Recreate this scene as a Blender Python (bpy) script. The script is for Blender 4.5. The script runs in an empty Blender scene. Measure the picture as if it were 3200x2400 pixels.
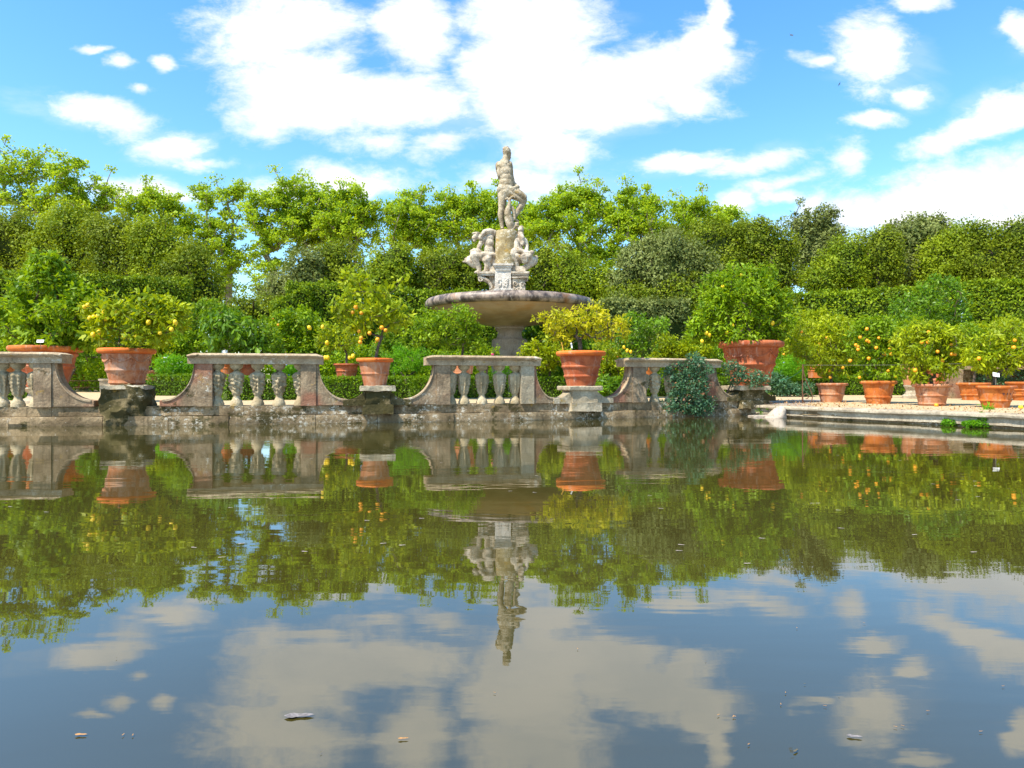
import bpy, math, random
import numpy as np
from mathutils import Vector, Matrix, noise as mnoise
random.seed(7); R = np.random.RandomState(11)
SC = bpy.context.scene; COL = SC.collection
F = 2133.0; H0 = 0.8; Y0 = 1195.0
def at(px, py, Y): return np.array([(px-1600)/F*Y, Y, H0+(Y0-py)/F*Y])
def ground_z(Y): return 0.25+0.013*max(0.0, min(Y, 60.0)-15.0)
# ------------------------------------------------------------------ objects
LOC = {}
def setp(o, label=None, cat=None, group=None, kind=None):
    if label: o['label'] = label
    if cat: o['category'] = cat
    if group: o['group'] = group
    if kind: o['kind'] = kind
    return o
def thing(name, loc, label, cat, group=None):
    o = bpy.data.objects.new(name, None); COL.objects.link(o)
    o.location = Vector(loc); o.empty_display_size = .2
    LOC[o.name] = np.array(loc, float)
    return setp(o, label, cat, group)
def link(name, me, parent=None, loc=None):
    o = bpy.data.objects.new(name, me); COL.objects.link(o)
    if parent is not None:
        o.parent = parent; LOC[o.name] = LOC[parent.name]
    if loc is not None:
        o.location = Vector(loc) - (Vector(LOC[parent.name]) if parent is not None else Vector((0,0,0)))
    return o
def np_mesh(name, V, Q, mat, smooth=False, tint=None, parent=None):
    """V (n,3) world coordinates, Q (m,k) faces"""
    V = np.asarray(V, float)
    if parent is not None: V = V - LOC[parent.name]
    me = bpy.data.meshes.new(name); n = len(V); m, k = Q.shape
    me.vertices.add(n); me.vertices.foreach_set('co', V.astype(np.float32).ravel())
    me.loops.add(m*k); me.loops.foreach_set('vertex_index', Q.astype(np.int32).ravel())
    me.polygons.add(m); me.polygons.foreach_set('loop_start', np.arange(0, m*k, k, dtype=np.int32))
    me.polygons.foreach_set('use_smooth', np.full(m, smooth))
    if tint is not None:
        a = me.attributes.new('tint', 'FLOAT', 'POINT'); a.data.foreach_set('value', tint.astype(np.float32))
    me.materials.append(mat); me.update(calc_edges=True)
    return link(name, me, parent)
class MB:
    def __init__(s): s.v = []; s.f = []
    def add(s, vs, fs):
        b = len(s.v); s.v += [tuple(map(float, p)) for p in vs]; s.f += [tuple(b+i for i in f) for f in fs]
    def box(s, c, d, rot=0.0):
        cx, cy, cz = c; x, y, z = [q/2 for q in d]; cr, sr = math.cos(rot), math.sin(rot)
        vs = [(cx+a*x*cr-b*y*sr, cy+a*x*sr+b*y*cr, cz+e*z) for a in (-1,1) for b in (-1,1) for e in (-1,1)]
        s.add(vs, [(0,1,3,2),(4,6,7,5),(0,4,5,1),(2,3,7,6),(0,2,6,4),(1,5,7,3)])
    def lathe(s, prof, c=(0,0,0), n=32, disp=None):
        m = len(prof); vs = []
        for j, (r, z) in enumerate(prof):
            for i in range(n):
                a = 2*math.pi*i/n; rr = r + (disp(a, z, r) if disp else 0)
                vs.append((c[0]+rr*math.cos(a), c[1]+rr*math.sin(a), c[2]+z))
        fs = [(j*n+i, j*n+(i+1) % n, (j+1)*n+(i+1) % n, (j+1)*n+i) for j in range(m-1) for i in range(n)]
        fs.append(tuple(range(n-1, -1, -1))); fs.append(tuple((m-1)*n+i for i in range(n)))
        s.add(vs, fs)
    def tube(s, pts, rad, n=8, cap=True):
        pts = [Vector(p) for p in pts]; k = len(pts)
        if not hasattr(rad, '__len__'): rad = [rad]*k
        up = Vector((0.13, 0.21, 1)); vs = []
        for i, p in enumerate(pts):
            t = (pts[min(i+1, k-1)]-pts[max(i-1, 0)]).normalized()
            a = t.cross(up)
            if a.length < .05: a = t.cross(Vector((1, 0, 0)))
            a.normalize(); b = t.cross(a)
            for j in range(n):
                w = 2*math.pi*j/n; vs.append(p+(a*math.cos(w)+b*math.sin(w))*rad[i])
        fs = [(i*n+j, i*n+(j+1) % n, (i+1)*n+(j+1) % n, (i+1)*n+j) for i in range(k-1) for j in range(n)]
        if cap: fs.append(tuple(range(n))); fs.append(tuple((k-1)*n+j for j in range(n-1, -1, -1)))
        s.add(vs, fs)
    def ell(s, c, r, n=14, m=9, rotm=None):
        if not hasattr(r, '__len__'): r = (r, r, r)
        vs = []
        for j in range(m+1):
            th = math.pi*j/m
            for i in range(n):
                a = 2*math.pi*i/n
                p = Vector((r[0]*math.sin(th)*math.cos(a), r[1]*math.sin(th)*math.sin(a), -r[2]*math.cos(th)))
                if rotm is not None: p = rotm @ p
                vs.append((c[0]+p.x, c[1]+p.y, c[2]+p.z))
        s.add(vs, [(j*n+i, j*n+(i+1) % n, (j+1)*n+(i+1) % n, (j+1)*n+i) for j in range(m) for i in range(n)])
    def cap(s, p0, p1, r0, r1):
        p0 = Vector(p0); p1 = Vector(p1); d = (p1-p0); L = d.length or 1e-6; d /= L
        P = []; Q = []
        for t in (0.05, .35, .7, .95): P.append(p0-d*r0*math.cos(t*math.pi/2)); Q.append(r0*math.sin(t*math.pi/2))
        P.append(p0); Q.append(r0); P.append((p0+p1)/2+Vector((0, 0, 0))); Q.append((r0+r1)/2*1.03); P.append(p1); Q.append(r1)
        for t in (.95, .7, .35, .05): P.append(p1+d*r1*math.cos(t*math.pi/2)); Q.append(r1*math.sin(t*math.pi/2))
        s.tube(P, Q, 12)
    def warp(s, fn): s.v = [tuple(fn(*p)) for p in s.v]; return s
    def rough(s, amp, sc):
        out = []
        for p in s.v:
            q = Vector(p)*sc
            out.append((p[0]+amp*mnoise.noise(q), p[1]+amp*mnoise.noise(q+Vector((31, 7, 3))), p[2]+amp*.8*mnoise.noise(q+Vector((3, 17, 51)))))
        s.v = out; return s
    def gbox(s, c, d, rot=0, step=.12, taper=1.0):
        """box with a grid on every face (welded), so it can be roughened"""
        n = [max(1, int(round(q/step))) for q in d]; idx = {}; vs = []; fs = []; cr, sr = math.cos(rot), math.sin(rot)
        def vid(i, j, k):
            if (i, j, k) not in idx:
                z = k/n[2]; t = 1+(taper-1)*(1-z); x = (i/n[0]-.5)*d[0]*t; y = (j/n[1]-.5)*d[1]*t
                idx[(i, j, k)] = len(vs); vs.append((c[0]+x*cr-y*sr, c[1]+x*sr+y*cr, c[2]+(z-.5)*d[2]))
            return idx[(i, j, k)]
        for i in range(n[0]):
            for j in range(n[1]):
                for k in (0, n[2]):
                    q = [vid(i, j, k), vid(i+1, j, k), vid(i+1, j+1, k), vid(i, j+1, k)]; fs.append(tuple(q if k else q[::-1]))
        for i in range(n[0]):
            for k in range(n[2]):
                for j in (0, n[1]):
                    q = [vid(i, j, k), vid(i+1, j, k), vid(i+1, j, k+1), vid(i, j, k+1)]; fs.append(tuple(q[::-1] if j else q))
        for j in range(n[1]):
            for k in range(n[2]):
                for i in (0, n[0]):
                    q = [vid(i, j, k), vid(i, j+1, k), vid(i, j+1, k+1), vid(i, j, k+1)]; fs.append(tuple(q if i else q[::-1]))
        s.add(vs, fs)
    def build(s, name, mat, parent=None, smooth=True, angle=40, bevel=0, loc=None):
        me = bpy.data.meshes.new(name); off = LOC[parent.name] if parent is not None else np.zeros(3)
        if loc is not None: off = np.array(loc, float)
        me.from_pydata([(p[0]-off[0], p[1]-off[1], p[2]-off[2]) for p in s.v], [], s.f)
        me.materials.append(mat)
        if smooth:
            me.polygons.foreach_set('use_smooth', [True]*len(me.polygons))
            try: me.set_sharp_from_angle(angle=math.radians(angle))
            except Exception: pass
        me.validate(); me.update()
        o = link(name, me, parent)
        if loc is not None:
            o.location = Vector(loc) - (Vector(LOC[parent.name]) if parent is not None else Vector((0, 0, 0)))
            if parent is None: LOC[o.name] = np.array(loc, float)
        if bevel:
            b = o.modifiers.new('bevel', 'BEVEL'); b.width = bevel; b.segments = 2; b.limit_method = 'ANGLE'
        return o
def bake_remesh(o, vox, smooth_it=4, disp=None):
    m = o.modifiers.new('r', 'REMESH'); m.mode = 'VOXEL'; m.voxel_size = vox; m.use_smooth_shade = True
    s = o.modifiers.new('s', 'SMOOTH'); s.iterations = smooth_it; s.factor = .5
    bpy.context.view_layer.update()
    dg = bpy.context.evaluated_depsgraph_get(); me = bpy.data.meshes.new_from_object(o.evaluated_get(dg))
    o.modifiers.clear(); mats = [x for x in o.data.materials]; o.data = me
    me.materials.clear()
    for x in mats: me.materials.append(x)
    if disp:
        for v in me.vertices: v.co += v.normal*disp(v.co)
    me.polygons.foreach_set('use_smooth', [True]*len(me.polygons))
# ------------------------------------------------------------------ materials
class NT:
    def __init__(s, name, world=False):
        if world: s.m = None; s.t = name.node_tree
        else:
            s.m = bpy.data.materials.new(name); s.m.use_nodes = True; s.t = s.m.node_tree
        s.t.nodes.clear()
    def n(s, typ, **kw):
        nd = s.t.nodes.new(typ)
        for k, v in kw.items():
            if k.startswith('i_'):
                key = k[2:]; key = int(key) if key.isdigit() else key.replace('_', ' ')
                sock = nd.inputs[key]
                if hasattr(v, 'is_linked') or isinstance(v, bpy.types.NodeSocket): s.t.links.new(v, sock)
                else: sock.default_value = v
            else: setattr(nd, k, v)
        return nd
    def math(s, op, a, b=None, c=None, clamp=False):
        nd = s.t.nodes.new('ShaderNodeMath'); nd.operation = op; nd.use_clamp = clamp
        for i, x in enumerate((a, b, c)):
            if x is None: continue
            if isinstance(x, (int, float)): nd.inputs[i].default_value = x
            else: s.t.links.new(x, nd.inputs[i])
        return nd.outputs[0]
    def mix(s, f, a, b, blend='MIX'):
        nd = s.t.nodes.new('ShaderNodeMix'); nd.data_type = 'RGBA'; nd.blend_type = blend
        for i, x in ((0, f), (6, a), (7, b)):
            if isinstance(x, (int, float)): nd.inputs[i].default_value = x
            elif isinstance(x, tuple): nd.inputs[i].default_value = (x+(1,))[:4]
            else: s.t.links.new(x, nd.inputs[i])
        return nd.outputs[2]
    def noise(s, vec, scale, detail=4, rough=.55, dist=0.0):
        nd = s.n('ShaderNodeTexNoise'); s.t.links.new(vec, nd.inputs['Vector'])
        nd.inputs['Scale'].default_value = scale; nd.inputs['Detail'].default_value = detail
        nd.inputs['Roughness'].default_value = rough; nd.inputs['Distortion'].default_value = dist
        return nd.outputs[0]
    def ss(s, x, lo, hi, a=0.0, b=1.0):
        nd = s.n('ShaderNodeMapRange', interpolation_type='SMOOTHSTEP'); s.t.links.new(x, nd.inputs[0])
        nd.inputs[1].default_value = lo; nd.inputs[2].default_value = hi; nd.inputs[3].default_value = a; nd.inputs[4].default_value = b
        return nd.outputs[0]
    def pos(s): return s.n('ShaderNodeNewGeometry').outputs['Position']
    def mapv(s, vec, scale=(1, 1, 1), loc=(0, 0, 0)):
        nd = s.n('ShaderNodeMapping'); s.t.links.new(vec, nd.inputs[0]); nd.inputs['Scale'].default_value = scale; nd.inputs['Location'].default_value = loc
        return nd.outputs[0]
    def out(s, sh):
        o = s.n('ShaderNodeOutputMaterial'); s.t.links.new(sh, o.inputs[0]); return s.m
    def bsdf(s, col, rough=.8, spec=.3, bump=None, bstr=.5, bdist=.02, **kw):
        b = s.n('ShaderNodeBsdfPrincipled')
        if isinstance(col, tuple): b.inputs['Base Color'].default_value = (col+(1,))[:4]
        else: s.t.links.new(col, b.inputs['Base Color'])
        if isinstance(rough, (int, float)): b.inputs['Roughness'].default_value = rough
        else: s.t.links.new(rough, b.inputs['Roughness'])
        b.inputs['Specular IOR Level'].default_value = spec
        for k, v in kw.items(): b.inputs[k.replace('_', ' ')].default_value = v
        if bump is not None:
            bp = s.n('ShaderNodeBump'); s.t.links.new(bump, bp.inputs['Height']); bp.inputs['Strength'].default_value = bstr; bp.inputs['Distance'].default_value = bdist
            s.t.links.new(bp.outputs[0], b.inputs['Normal'])
        return b.outputs[0]
def stone_mat(name, dark, light, lichen=.5, moss=.4, ochre=.3, sc=1.0, red=0.0, lo_moss=None):
    t = NT(name); p = t.pos()
    p = t.mapv(p, (sc, sc, sc))
    a = t.noise(p, 2.6, 6, .65); c = t.mix(t.ss(a, .3, .7), dark, light)
    f = t.noise(p, 22, 5, .75); c = t.mix(t.ss(f, .35, .75, 0, .55), c, tuple(x*.45 for x in dark))
    st = t.noise(t.mapv(p, (6, 6, .9)), 2.2, 4, .6); c = t.mix(t.ss(st, .55, .75, 0, .6), c, tuple(x*.4 for x in dark))
    if red: c = t.mix(t.math('MULTIPLY', t.ss(t.noise(t.mapv(p, (1, 1, 1), (9, 2, 4)), .9, 3, .5), .5, .62), red), c, (.34, .09, .05))
    if ochre:
        o = t.noise(t.mapv(p, (1, 1, 1), (3, 8, 1)), 3.3, 5, .7); c = t.mix(t.ss(o, .66-.1*ochre, .76-.1*ochre, 0, .8), c, (.36, .22, .04))
    if moss:
        m = t.noise(t.mapv(p, (1, 1, 1.6), (5, 1, 7)), 1.7, 7, .75); c = t.mix(t.ss(m, .68-.2*moss, .76-.2*moss, 0, .9), c, (.05, .042, .012))
    if lichen:
        v = t.noise(t.mapv(p, (1, 1, 1.3), (1, 4, 2)), 9, 6, .8); g = t.noise(p, 1.3, 3, .5)
        l = t.math('MULTIPLY', t.ss(v, .6-.1*lichen, .66-.1*lichen), t.ss(g, .55-.15*lichen, .7-.15*lichen)); c = t.mix(t.math('MULTIPLY', l, .9), c, (.60, .55, .44))
        w = t.n('ShaderNodeTexVoronoi'); t.t.links.new(p, w.inputs['Vector']); w.inputs['Scale'].default_value = 9
        c = t.mix(t.ss(w.outputs['Distance'], .06, .10, .6*lichen, 0), c, (.6, .56, .47))
    h = t.math('ADD', t.math('MULTIPLY', t.noise(p, 7, 6, .7), 1.0), t.math('MULTIPLY', f, .4))
    return t.out(t.bsdf(c, .88, .2, h, .9, .03))
def leaf_mat(name, c1, c2, tr=.4, rough=.42, spec=.35, c3=None):
    t = NT(name); a = t.n('ShaderNodeAttribute', attribute_name='tint').outputs['Fac']
    c = t.mix(a, c1, c2)
    if c3: c = t.mix(t.ss(a, .93, .95), c, c3)
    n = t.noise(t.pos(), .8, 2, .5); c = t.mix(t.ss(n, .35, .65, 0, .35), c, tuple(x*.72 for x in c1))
    b = t.bsdf(c, rough, spec)
    tl = t.n('ShaderNodeBsdfTranslucent'); t.t.links.new(t.mix(.6, c, tuple(min(1, x*2.1) for x in c2[:2])+(c2[2]*.7,)), tl.inputs[0])
    mx = t.n('ShaderNodeMixShader'); mx.inputs[0].default_value = tr; t.t.links.new(b, mx.inputs[1]); t.t.links.new(tl.outputs[0], mx.inputs[2])
    return t.out(mx.outputs[0])
def terra_mat(name, c1, c2, bloom=.5):
    t = NT(name); p = t.pos()
    a = t.noise(p, 3.2, 5, .65); c = t.mix(t.ss(a, .3, .7), c1, c2)
    b = t.noise(t.mapv(p, (7, 7, 1.6), (4, 2, 1)), 1.6, 5, .7); c = t.mix(t.ss(b, .56-.14*bloom, .80-.1*bloom, 0, .7), c, (.50, .34, .25))
    d = t.noise(t.mapv(p, (1, 1, 1), (7, 7, 7)), 6, 6, .75); c = t.mix(t.ss(d, .54, .70, 0, .8), c, tuple(x*.3 for x in c1))
    w = t.noise(t.mapv(p, (1, 1, 1), (2, 9, 5)), 14, 5, .8); c = t.mix(t.ss(w, .62, .7, 0, .5*bloom+.1), c, (.55, .45, .36))
    return t.out(t.bsdf(c, .78, .3, t.noise(p, 25, 4, .6), .4, .01))
def flat_mat(name, col, rough=.6, spec=.4, var=.25, sc=9, metal=0):
    t = NT(name); n = t.noise(t.pos(), sc, 4, .6)
    return t.out(t.bsdf(t.mix(t.ss(n, .3, .7), col, tuple(x*(1-var) for x in col)), rough, spec, Metallic=metal))
M = {}
M['wall'] = stone_mat('wall_stone', (.15, .105, .055), (.41, .30, .17), .7, .8, .4)
M['wall2'] = stone_mat('balustrade_stone', (.18, .125, .075), (.42, .31, .19), .45, .45, .5, red=.45)
M['rail'] = stone_mat('rail_stone', (.33, .235, .14), (.54, .42, .27), .6, .45, .5)
M['pale'] = stone_mat('carved_stone', (.31, .24, .135), (.57, .47, .30), .4, .45, .65)
M['pier'] = stone_mat('mossy_stone', (.10, .075, .03), (.27, .21, .11), .35, 1.25, .6)
M['pier2'] = stone_mat('pier_stone', (.32, .26, .17), (.54, .46, .32), .5, .3, .35)
M['ledge'] = stone_mat('coping_stone', (.33, .27, .19), (.52, .45, .33), .6, .2, .35)
M['marble'] = stone_mat('weathered_marble', (.28, .21, .14), (.82, .72, .57), .5, .35, .5, sc=1.9)
M['marble2'] = stone_mat('stained_marble', (.22, .17, .10), (.60, .50, .35), .7, .45, .7, sc=1.5)
M['white'] = stone_mat('white_marble', (.52, .45, .37), (.80, .74, .65), .4, .05, .15, sc=1.6)
M['drum'] = stone_mat('ochre_stone', (.22, .16, .07), (.46, .38, .22), .8, .55, 1.0)
M['column'] = stone_mat('column_granite', (.33, .235, .16), (.46, .35, .26), .2, .12, .15)
M['rock'] = stone_mat('rock_stone', (.40, .33, .26), (.55, .47, .38), .3, .1, .2)
M['terra_red'] = terra_mat('red_terracotta', (.30, .06, .018), (.47, .135, .05), .4)
M['terra_orange'] = terra_mat('orange_terracotta', (.38, .085, .012), (.56, .18, .035), .5)
M['terra_pale'] = terra_mat('pale_terracotta', (.34, .10, .035), (.50, .23, .11), .9)
M['terra_rim'] = terra_mat('bright_terracotta', (.60, .12, .02), (.72, .20, .03), .1)
M['soil'] = flat_mat('soil', (.06, .04, .025), .95, .1, .5, 20)
M['bark'] = flat_mat('bark', (.16, .12, .085), .9, .1, .5, 12)
M['plane_bark'] = flat_mat('plane_bark', (.36, .31, .23), .9, .1, .55, 3)
M['citrus'] = leaf_mat('citrus_leaf', (.04, .12, .003), (.31, .43, .007), .27, .5, .2)
M['citrus_dark'] = leaf_mat('dark_citrus_leaf', (.03, .10, .004), (.20, .34, .009), .28, .42, .3)
M['citrus_yellow'] = leaf_mat('yellowing_leaf', (.20, .25, .01), (.66, .55, .012), .36, .5, .2)
M['lime'] = leaf_mat('lime_leaf', (.06, .135, .003), (.44, .49, .007), .28, .5, .2)
M['rose'] = leaf_mat('rose_leaf', (.06, .13, .006), (.20, .31, .012), .34, .5, .2, c3=(.45, .10, .03))
M['box'] = leaf_mat('box_leaf', (.035, .095, .002), (.18, .30, .005), .3, .5, .2)
M['hedge'] = leaf_mat('hedge_leaf', (.045, .10, .003), (.28, .37, .007), .2, .55, .15)
M['oak'] = leaf_mat('holm_oak_leaf', (.055, .10, .004), (.27, .32, .010), .2, .55, .15)
M['oak_grey'] = leaf_mat('grey_oak_leaf', (.10, .135, .03), (.25, .28, .08), .18, .55, .15)
M['oak_light'] = leaf_mat('bright_oak_leaf', (.07, .135, .004), (.33, .39, .010), .22, .55, .15)
M['plane'] = leaf_mat('plane_leaf', (.095, .21, .007), (.40, .52, .022), .38, .5, .2)
M['blue_rose'] = leaf_mat('blue_green_leaf', (.04, .115, .06), (.13, .25, .13), .3, c3=(.40, .15, .07))
M['fern'] = leaf_mat('feathery_leaf', (.05, .17, .006), (.20, .42, .012), .4, .5, .2)
M['lemon'] = flat_mat('lemon_skin', (.90, .60, .02), .45, .4, .15, 12)
M['orange'] = flat_mat('orange_skin', (.92, .38, .015), .45, .4, .2, 12)
M['iron'] = flat_mat('rusty_iron', (.17, .085, .05), .8, .3, .4, 30)
M['wire'] = flat_mat('galvanised_wire', (.22, .21, .16), .7, .3)
M['label'] = flat_mat('white_plastic', (.82, .82, .80), .5, .4, .05)
M['cane'] = flat_mat('cane', (.65, .38, .05), .6, .3)
M['petal_white'] = flat_mat('white_petal', (.85, .85, .82), .6, .3, .1)
M['petal_pink'] = flat_mat('pink_petal', (.80, .08, .25), .6, .3, .1)
M['petal_orange'] = flat_mat('orange_petal', (.80, .28, .04), .6, .3, .1)
M['petal_blue'] = flat_mat('blue_petal', (.30, .38, .75), .6, .3, .1)
M['dead'] = flat_mat('dead_leaf', (.42, .22, .08), .6, .3, .4, 30)
M['deadpale'] = flat_mat('pale_leaf', (.42, .34, .30), .6, .3, .4, 60)
M['deadgrey'] = flat_mat('soaked_leaf', (.26, .23, .22), .6, .3, .5, 90)
M['deaddark'] = flat_mat('dark_leaf', (.12, .10, .06), .6, .3, .3, 30)
M['ink'] = flat_mat('dark_paint', (.05, .04, .06), .7, .2, .1)
M['bird'] = flat_mat('grey_feather', (.10, .10, .12), .7, .2, .4, 30)
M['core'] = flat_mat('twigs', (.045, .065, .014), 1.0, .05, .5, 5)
# bowl: striped water-stained rim
t = NT('bowl_rim_stone'); p = t.pos(); gx = t.n('ShaderNodeSeparateXYZ'); 
cc = t.n('ShaderNodeVectorMath', operation='SUBTRACT', i_0=p); cc.inputs[1].default_value = (-.085, 24.4, 0)
t.t.links.new(cc.outputs[0], gx.inputs[0]); an = t.math('ARCTAN2', gx.outputs[1], gx.outputs[0])
cv = t.n('ShaderNodeCombineXYZ'); t.t.links.new(an, cv.inputs[0]); t.t.links.new(t.math('MULTIPLY', gx.outputs[2], .25), cv.inputs[1])
s1 = t.noise(cv.outputs[0], 8, 6, .7); c = t.mix(t.ss(s1, .38, .62), (.05, .035, .03), (.33, .25, .19))
s2 = t.noise(t.mapv(cv.outputs[0], (1, 1, 1), (4, 2, 0)), 3, 4, .6); c = t.mix(t.ss(s2, .54, .7, 0, .8), c, (.36, .15, .03))
s3 = t.noise(t.mapv(cv.outputs[0], (1, 1, 1), (7, 1, 0)), 14, 4, .6); c = t.mix(t.ss(s3, .58, .72, 0, .7), c, (.55, .48, .42))
M['bowlrim'] = t.out(t.bsdf(c, .45, .5, t.noise(p, 12, 5, .7), .5, .02))
t = NT('bowl_stone'); p = t.pos(); a = t.noise(p, 1.1, 5, .6); c = t.mix(t.ss(a, .3, .7), (.36, .25, .16), (.54, .40, .28))
b = t.noise(t.mapv(p, (1, 1, 3), (3, 3, 3)), .9, 4, .6); c = t.mix(t.ss(b, .52, .7, 0, .7), c, (.50, .28, .11))
d = t.noise(p, 9, 5, .8); c = t.mix(t.ss(d, .6, .75, 0, .4), c, (.20, .15, .11))
M['bowl'] = t.out(t.bsdf(c, .75, .3, d, .3, .02))
# gravel ground
t = NT('gravel'); p = t.pos(); n1 = t.noise(p, 26, 5, .8); n2 = t.noise(p, .7, 4, .6)
c = t.mix(t.ss(n1, .32, .66), (.32, .23, .12), (.60, .46, .28)); c = t.mix(t.ss(n2, .45, .7, 0, .5), c, (.44, .35, .22))
M['gravel'] = t.out(t.bsdf(c, .95, .1, n1, .6, .02))
t = NT('paving'); p = t.pos(); n1 = t.noise(t.mapv(p, (.6, 2.4, 1)), 3, 7, .75); n2 = t.noise(p, 18, 5, .8)
c = t.mix(t.ss(n1, .35, .68), (.44, .38, .31), (.19, .15, .11)); c = t.mix(t.ss(n2, .55, .75, 0, .6), c, (.28, .22, .13))  # mottled stone, tones darkened to hold the shade under the trees
M['paving'] = t.out(t.bsdf(c, .9, .2, n2, .6, .02))
t = NT('bed_soil'); p = t.pos(); n1 = t.noise(p, 6, 6, .8)
c = t.mix(t.ss(n1, .4, .6), (.06, .05, .025), (.07, .12, .015)); M['bed'] = t.out(t.bsdf(c, .95, .1, n1, .8, .05))
# water
t = NT('pond_water'); p = t.pos()
n2 = t.noise(p, .25, 3, .5)
c = t.mix(t.ss(n2, .35, .65), (.040, .033, .006), (.045, .039, .011))
w1 = t.noise(t.mapv(p, (.55, 1.6, 1)), 1.0, 3, .5, .4); w2 = t.noise(t.mapv(p, (1.3, 5, 1), (3, 1, 0)), 1.6, 3, .6, .3)
w3 = t.noise(t.mapv(p, (3, 9, 1), (3, 5, 0)), 2.2, 2, .5)
sy = t.n('ShaderNodeSeparateXYZ'); t.t.links.new(p, sy.inputs[0])
am = t.math('MULTIPLY', t.ss(t.noise(t.mapv(p, (.25, .7, 1)), .6, 2, .5), .38, .62, .3, 1.0), t.ss(sy.outputs[1], 2.5, 11, .3, 1.25))
hh = t.math('ADD', t.math('MULTIPLY', w1, .0028), t.math('MULTIPLY', am, t.math('ADD', t.math('MULTIPLY', w2, .0008), t.math('MULTIPLY', w3, .0003))))
M['water'] = t.out(t.bsdf(c, .015, .5, hh, 1.0, 1.0, IOR=2.3))
# ------------------------------------------------------------------ camera, sun, sky
cam = bpy.data.cameras.new('camera'); co = bpy.data.objects.new('camera', cam); COL.objects.link(co)
co.location = (0, 0, H0); co.rotation_euler = (math.radians(90), 0, 0)
cam.sensor_width = 36; cam.lens = 36*F/3200; cam.shift_y = -(1200-Y0)/3200; cam.clip_end = 3000; cam.clip_start = .05
SC.camera = co
SUN = Vector((-.42, -.36, .83)).normalized()
sl = bpy.data.lights.new('sun', 'SUN'); sl.energy = 4.8; sl.angle = math.radians(.6); sl.color = (1, .93, .80)
so = bpy.data.objects.new('sun', sl); COL.objects.link(so); so.rotation_euler = SUN.to_track_quat('Z', 'Y').to_euler(); so.location = (0, 0, 50)
W = bpy.data.worlds.new('World'); SC.world = W; W.use_nodes = True
t = NT(W, True)
sky = t.n('ShaderNodeTexSky'); sky.sky_type = 'NISHITA'; sky.sun_disc = False; sky.sun_elevation = math.asin(SUN.z)
sky.sun_rotation = math.atan2(SUN.x, SUN.y); sky.air_density = 1.0; sky.dust_density = .35; sky.ozone_density = 2.2
g = t.n('ShaderNodeNewGeometry'); sx = t.n('ShaderNodeSeparateXYZ'); 
tc = t.n('ShaderNodeTexCoord'); t.t.links.new(tc.outputs['Generated'], sx.inputs[0])
ay = t.math('MAXIMUM', t.math('ABSOLUTE', sx.outputs[1]), .05)
u = t.math('DIVIDE', sx.outputs[0], ay); v = t.math('DIVIDE', sx.outputs[2], ay)
uv = t.n('ShaderNodeCombineXYZ'); t.t.links.new(u, uv.inputs[0]); t.t.links.new(v, uv.inputs[1]); uv = uv.outputs[0]
wn = t.n('ShaderNodeTexNoise'); t.t.links.new(t.mapv(uv, (1, 1.5, 1)), wn.inputs['Vector']); wn.inputs['Scale'].default_value = 5; wn.inputs['Detail'].default_value = 5; wn.inputs['Roughness'].default_value = .6
wv = t.n('ShaderNodeVectorMath', operation='SUBTRACT'); t.t.links.new(wn.outputs['Color'], wv.inputs[0]); wv.inputs[1].default_value = (.5, .5, .5)
ws = t.n('ShaderNodeVectorMath', operation='MULTIPLY'); t.t.links.new(wv.outputs[0], ws.inputs[0]); ws.inputs[1].default_value = (.13, .07, 0)
wa = t.n('ShaderNodeVectorMath', operation='ADD'); t.t.links.new(uv, wa.inputs[0]); t.t.links.new(ws.outputs[0], wa.inputs[1]); uvw = wa.outputs[0]
CL = [  # centre x, y, half-size x, y (on a 2212 x 1659 sheet), tilt, weight
 (560,70,150,110,0,.8),(640,190,150,90,-25,1),(790,215,270,70,0,1.1),(640,60,190,70,0,.75),(900,60,120,80,20,.9),(905,110,70,45,0,.9),
 (1130,170,150,140,0,1.2),(1150,50,180,80,0,1.1),(1250,235,230,60,-6,1.2),(1400,160,190,75,-10,1.2),(1530,100,65,80,0,1.2),(1490,195,100,45,20,1),
 (1560,30,34,55,0,1),(1180,320,110,60,-20,.9),(960,300,85,45,-20,.6),(820,300,90,28,0,.5),(760,385,130,40,5,.9),(1150,400,150,50,0,.6),
 (215,255,115,34,8,.9),(250,135,36,18,0,.9),(205,105,32,10,0,.7),(350,138,26,14,0,.6),(305,188,26,13,0,.6),(370,312,80,30,0,.8),(440,345,70,18,10,.5),(330,405,150,28,5,.8),
 (1870,110,95,90,-10,1),(1960,200,50,24,0,.7),(1880,262,70,22,-3,.9),(2000,8,80,20,0,1),(2212,75,35,45,0,.9),(1745,115,45,16,0,.6),
 (2120,270,190,42,-24,1.1),(2100,425,310,85,-14,.85),(2250,350,190,50,-24,.85),(2180,480,120,30,-5,.8),(1480,345,100,24,-8,.85),(1620,345,95,22,-8,.55),(1690,385,90,18,-8,.55),(1590,430,50,26,-15,.9),
 (1700,415,60,18,0,.8),(1820,350,55,40,-45,.55),(1755,445,45,45,-60,.7),(1900,470,200,60,0,.7),(620,405,160,30,0,.4)]
fld = None
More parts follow.
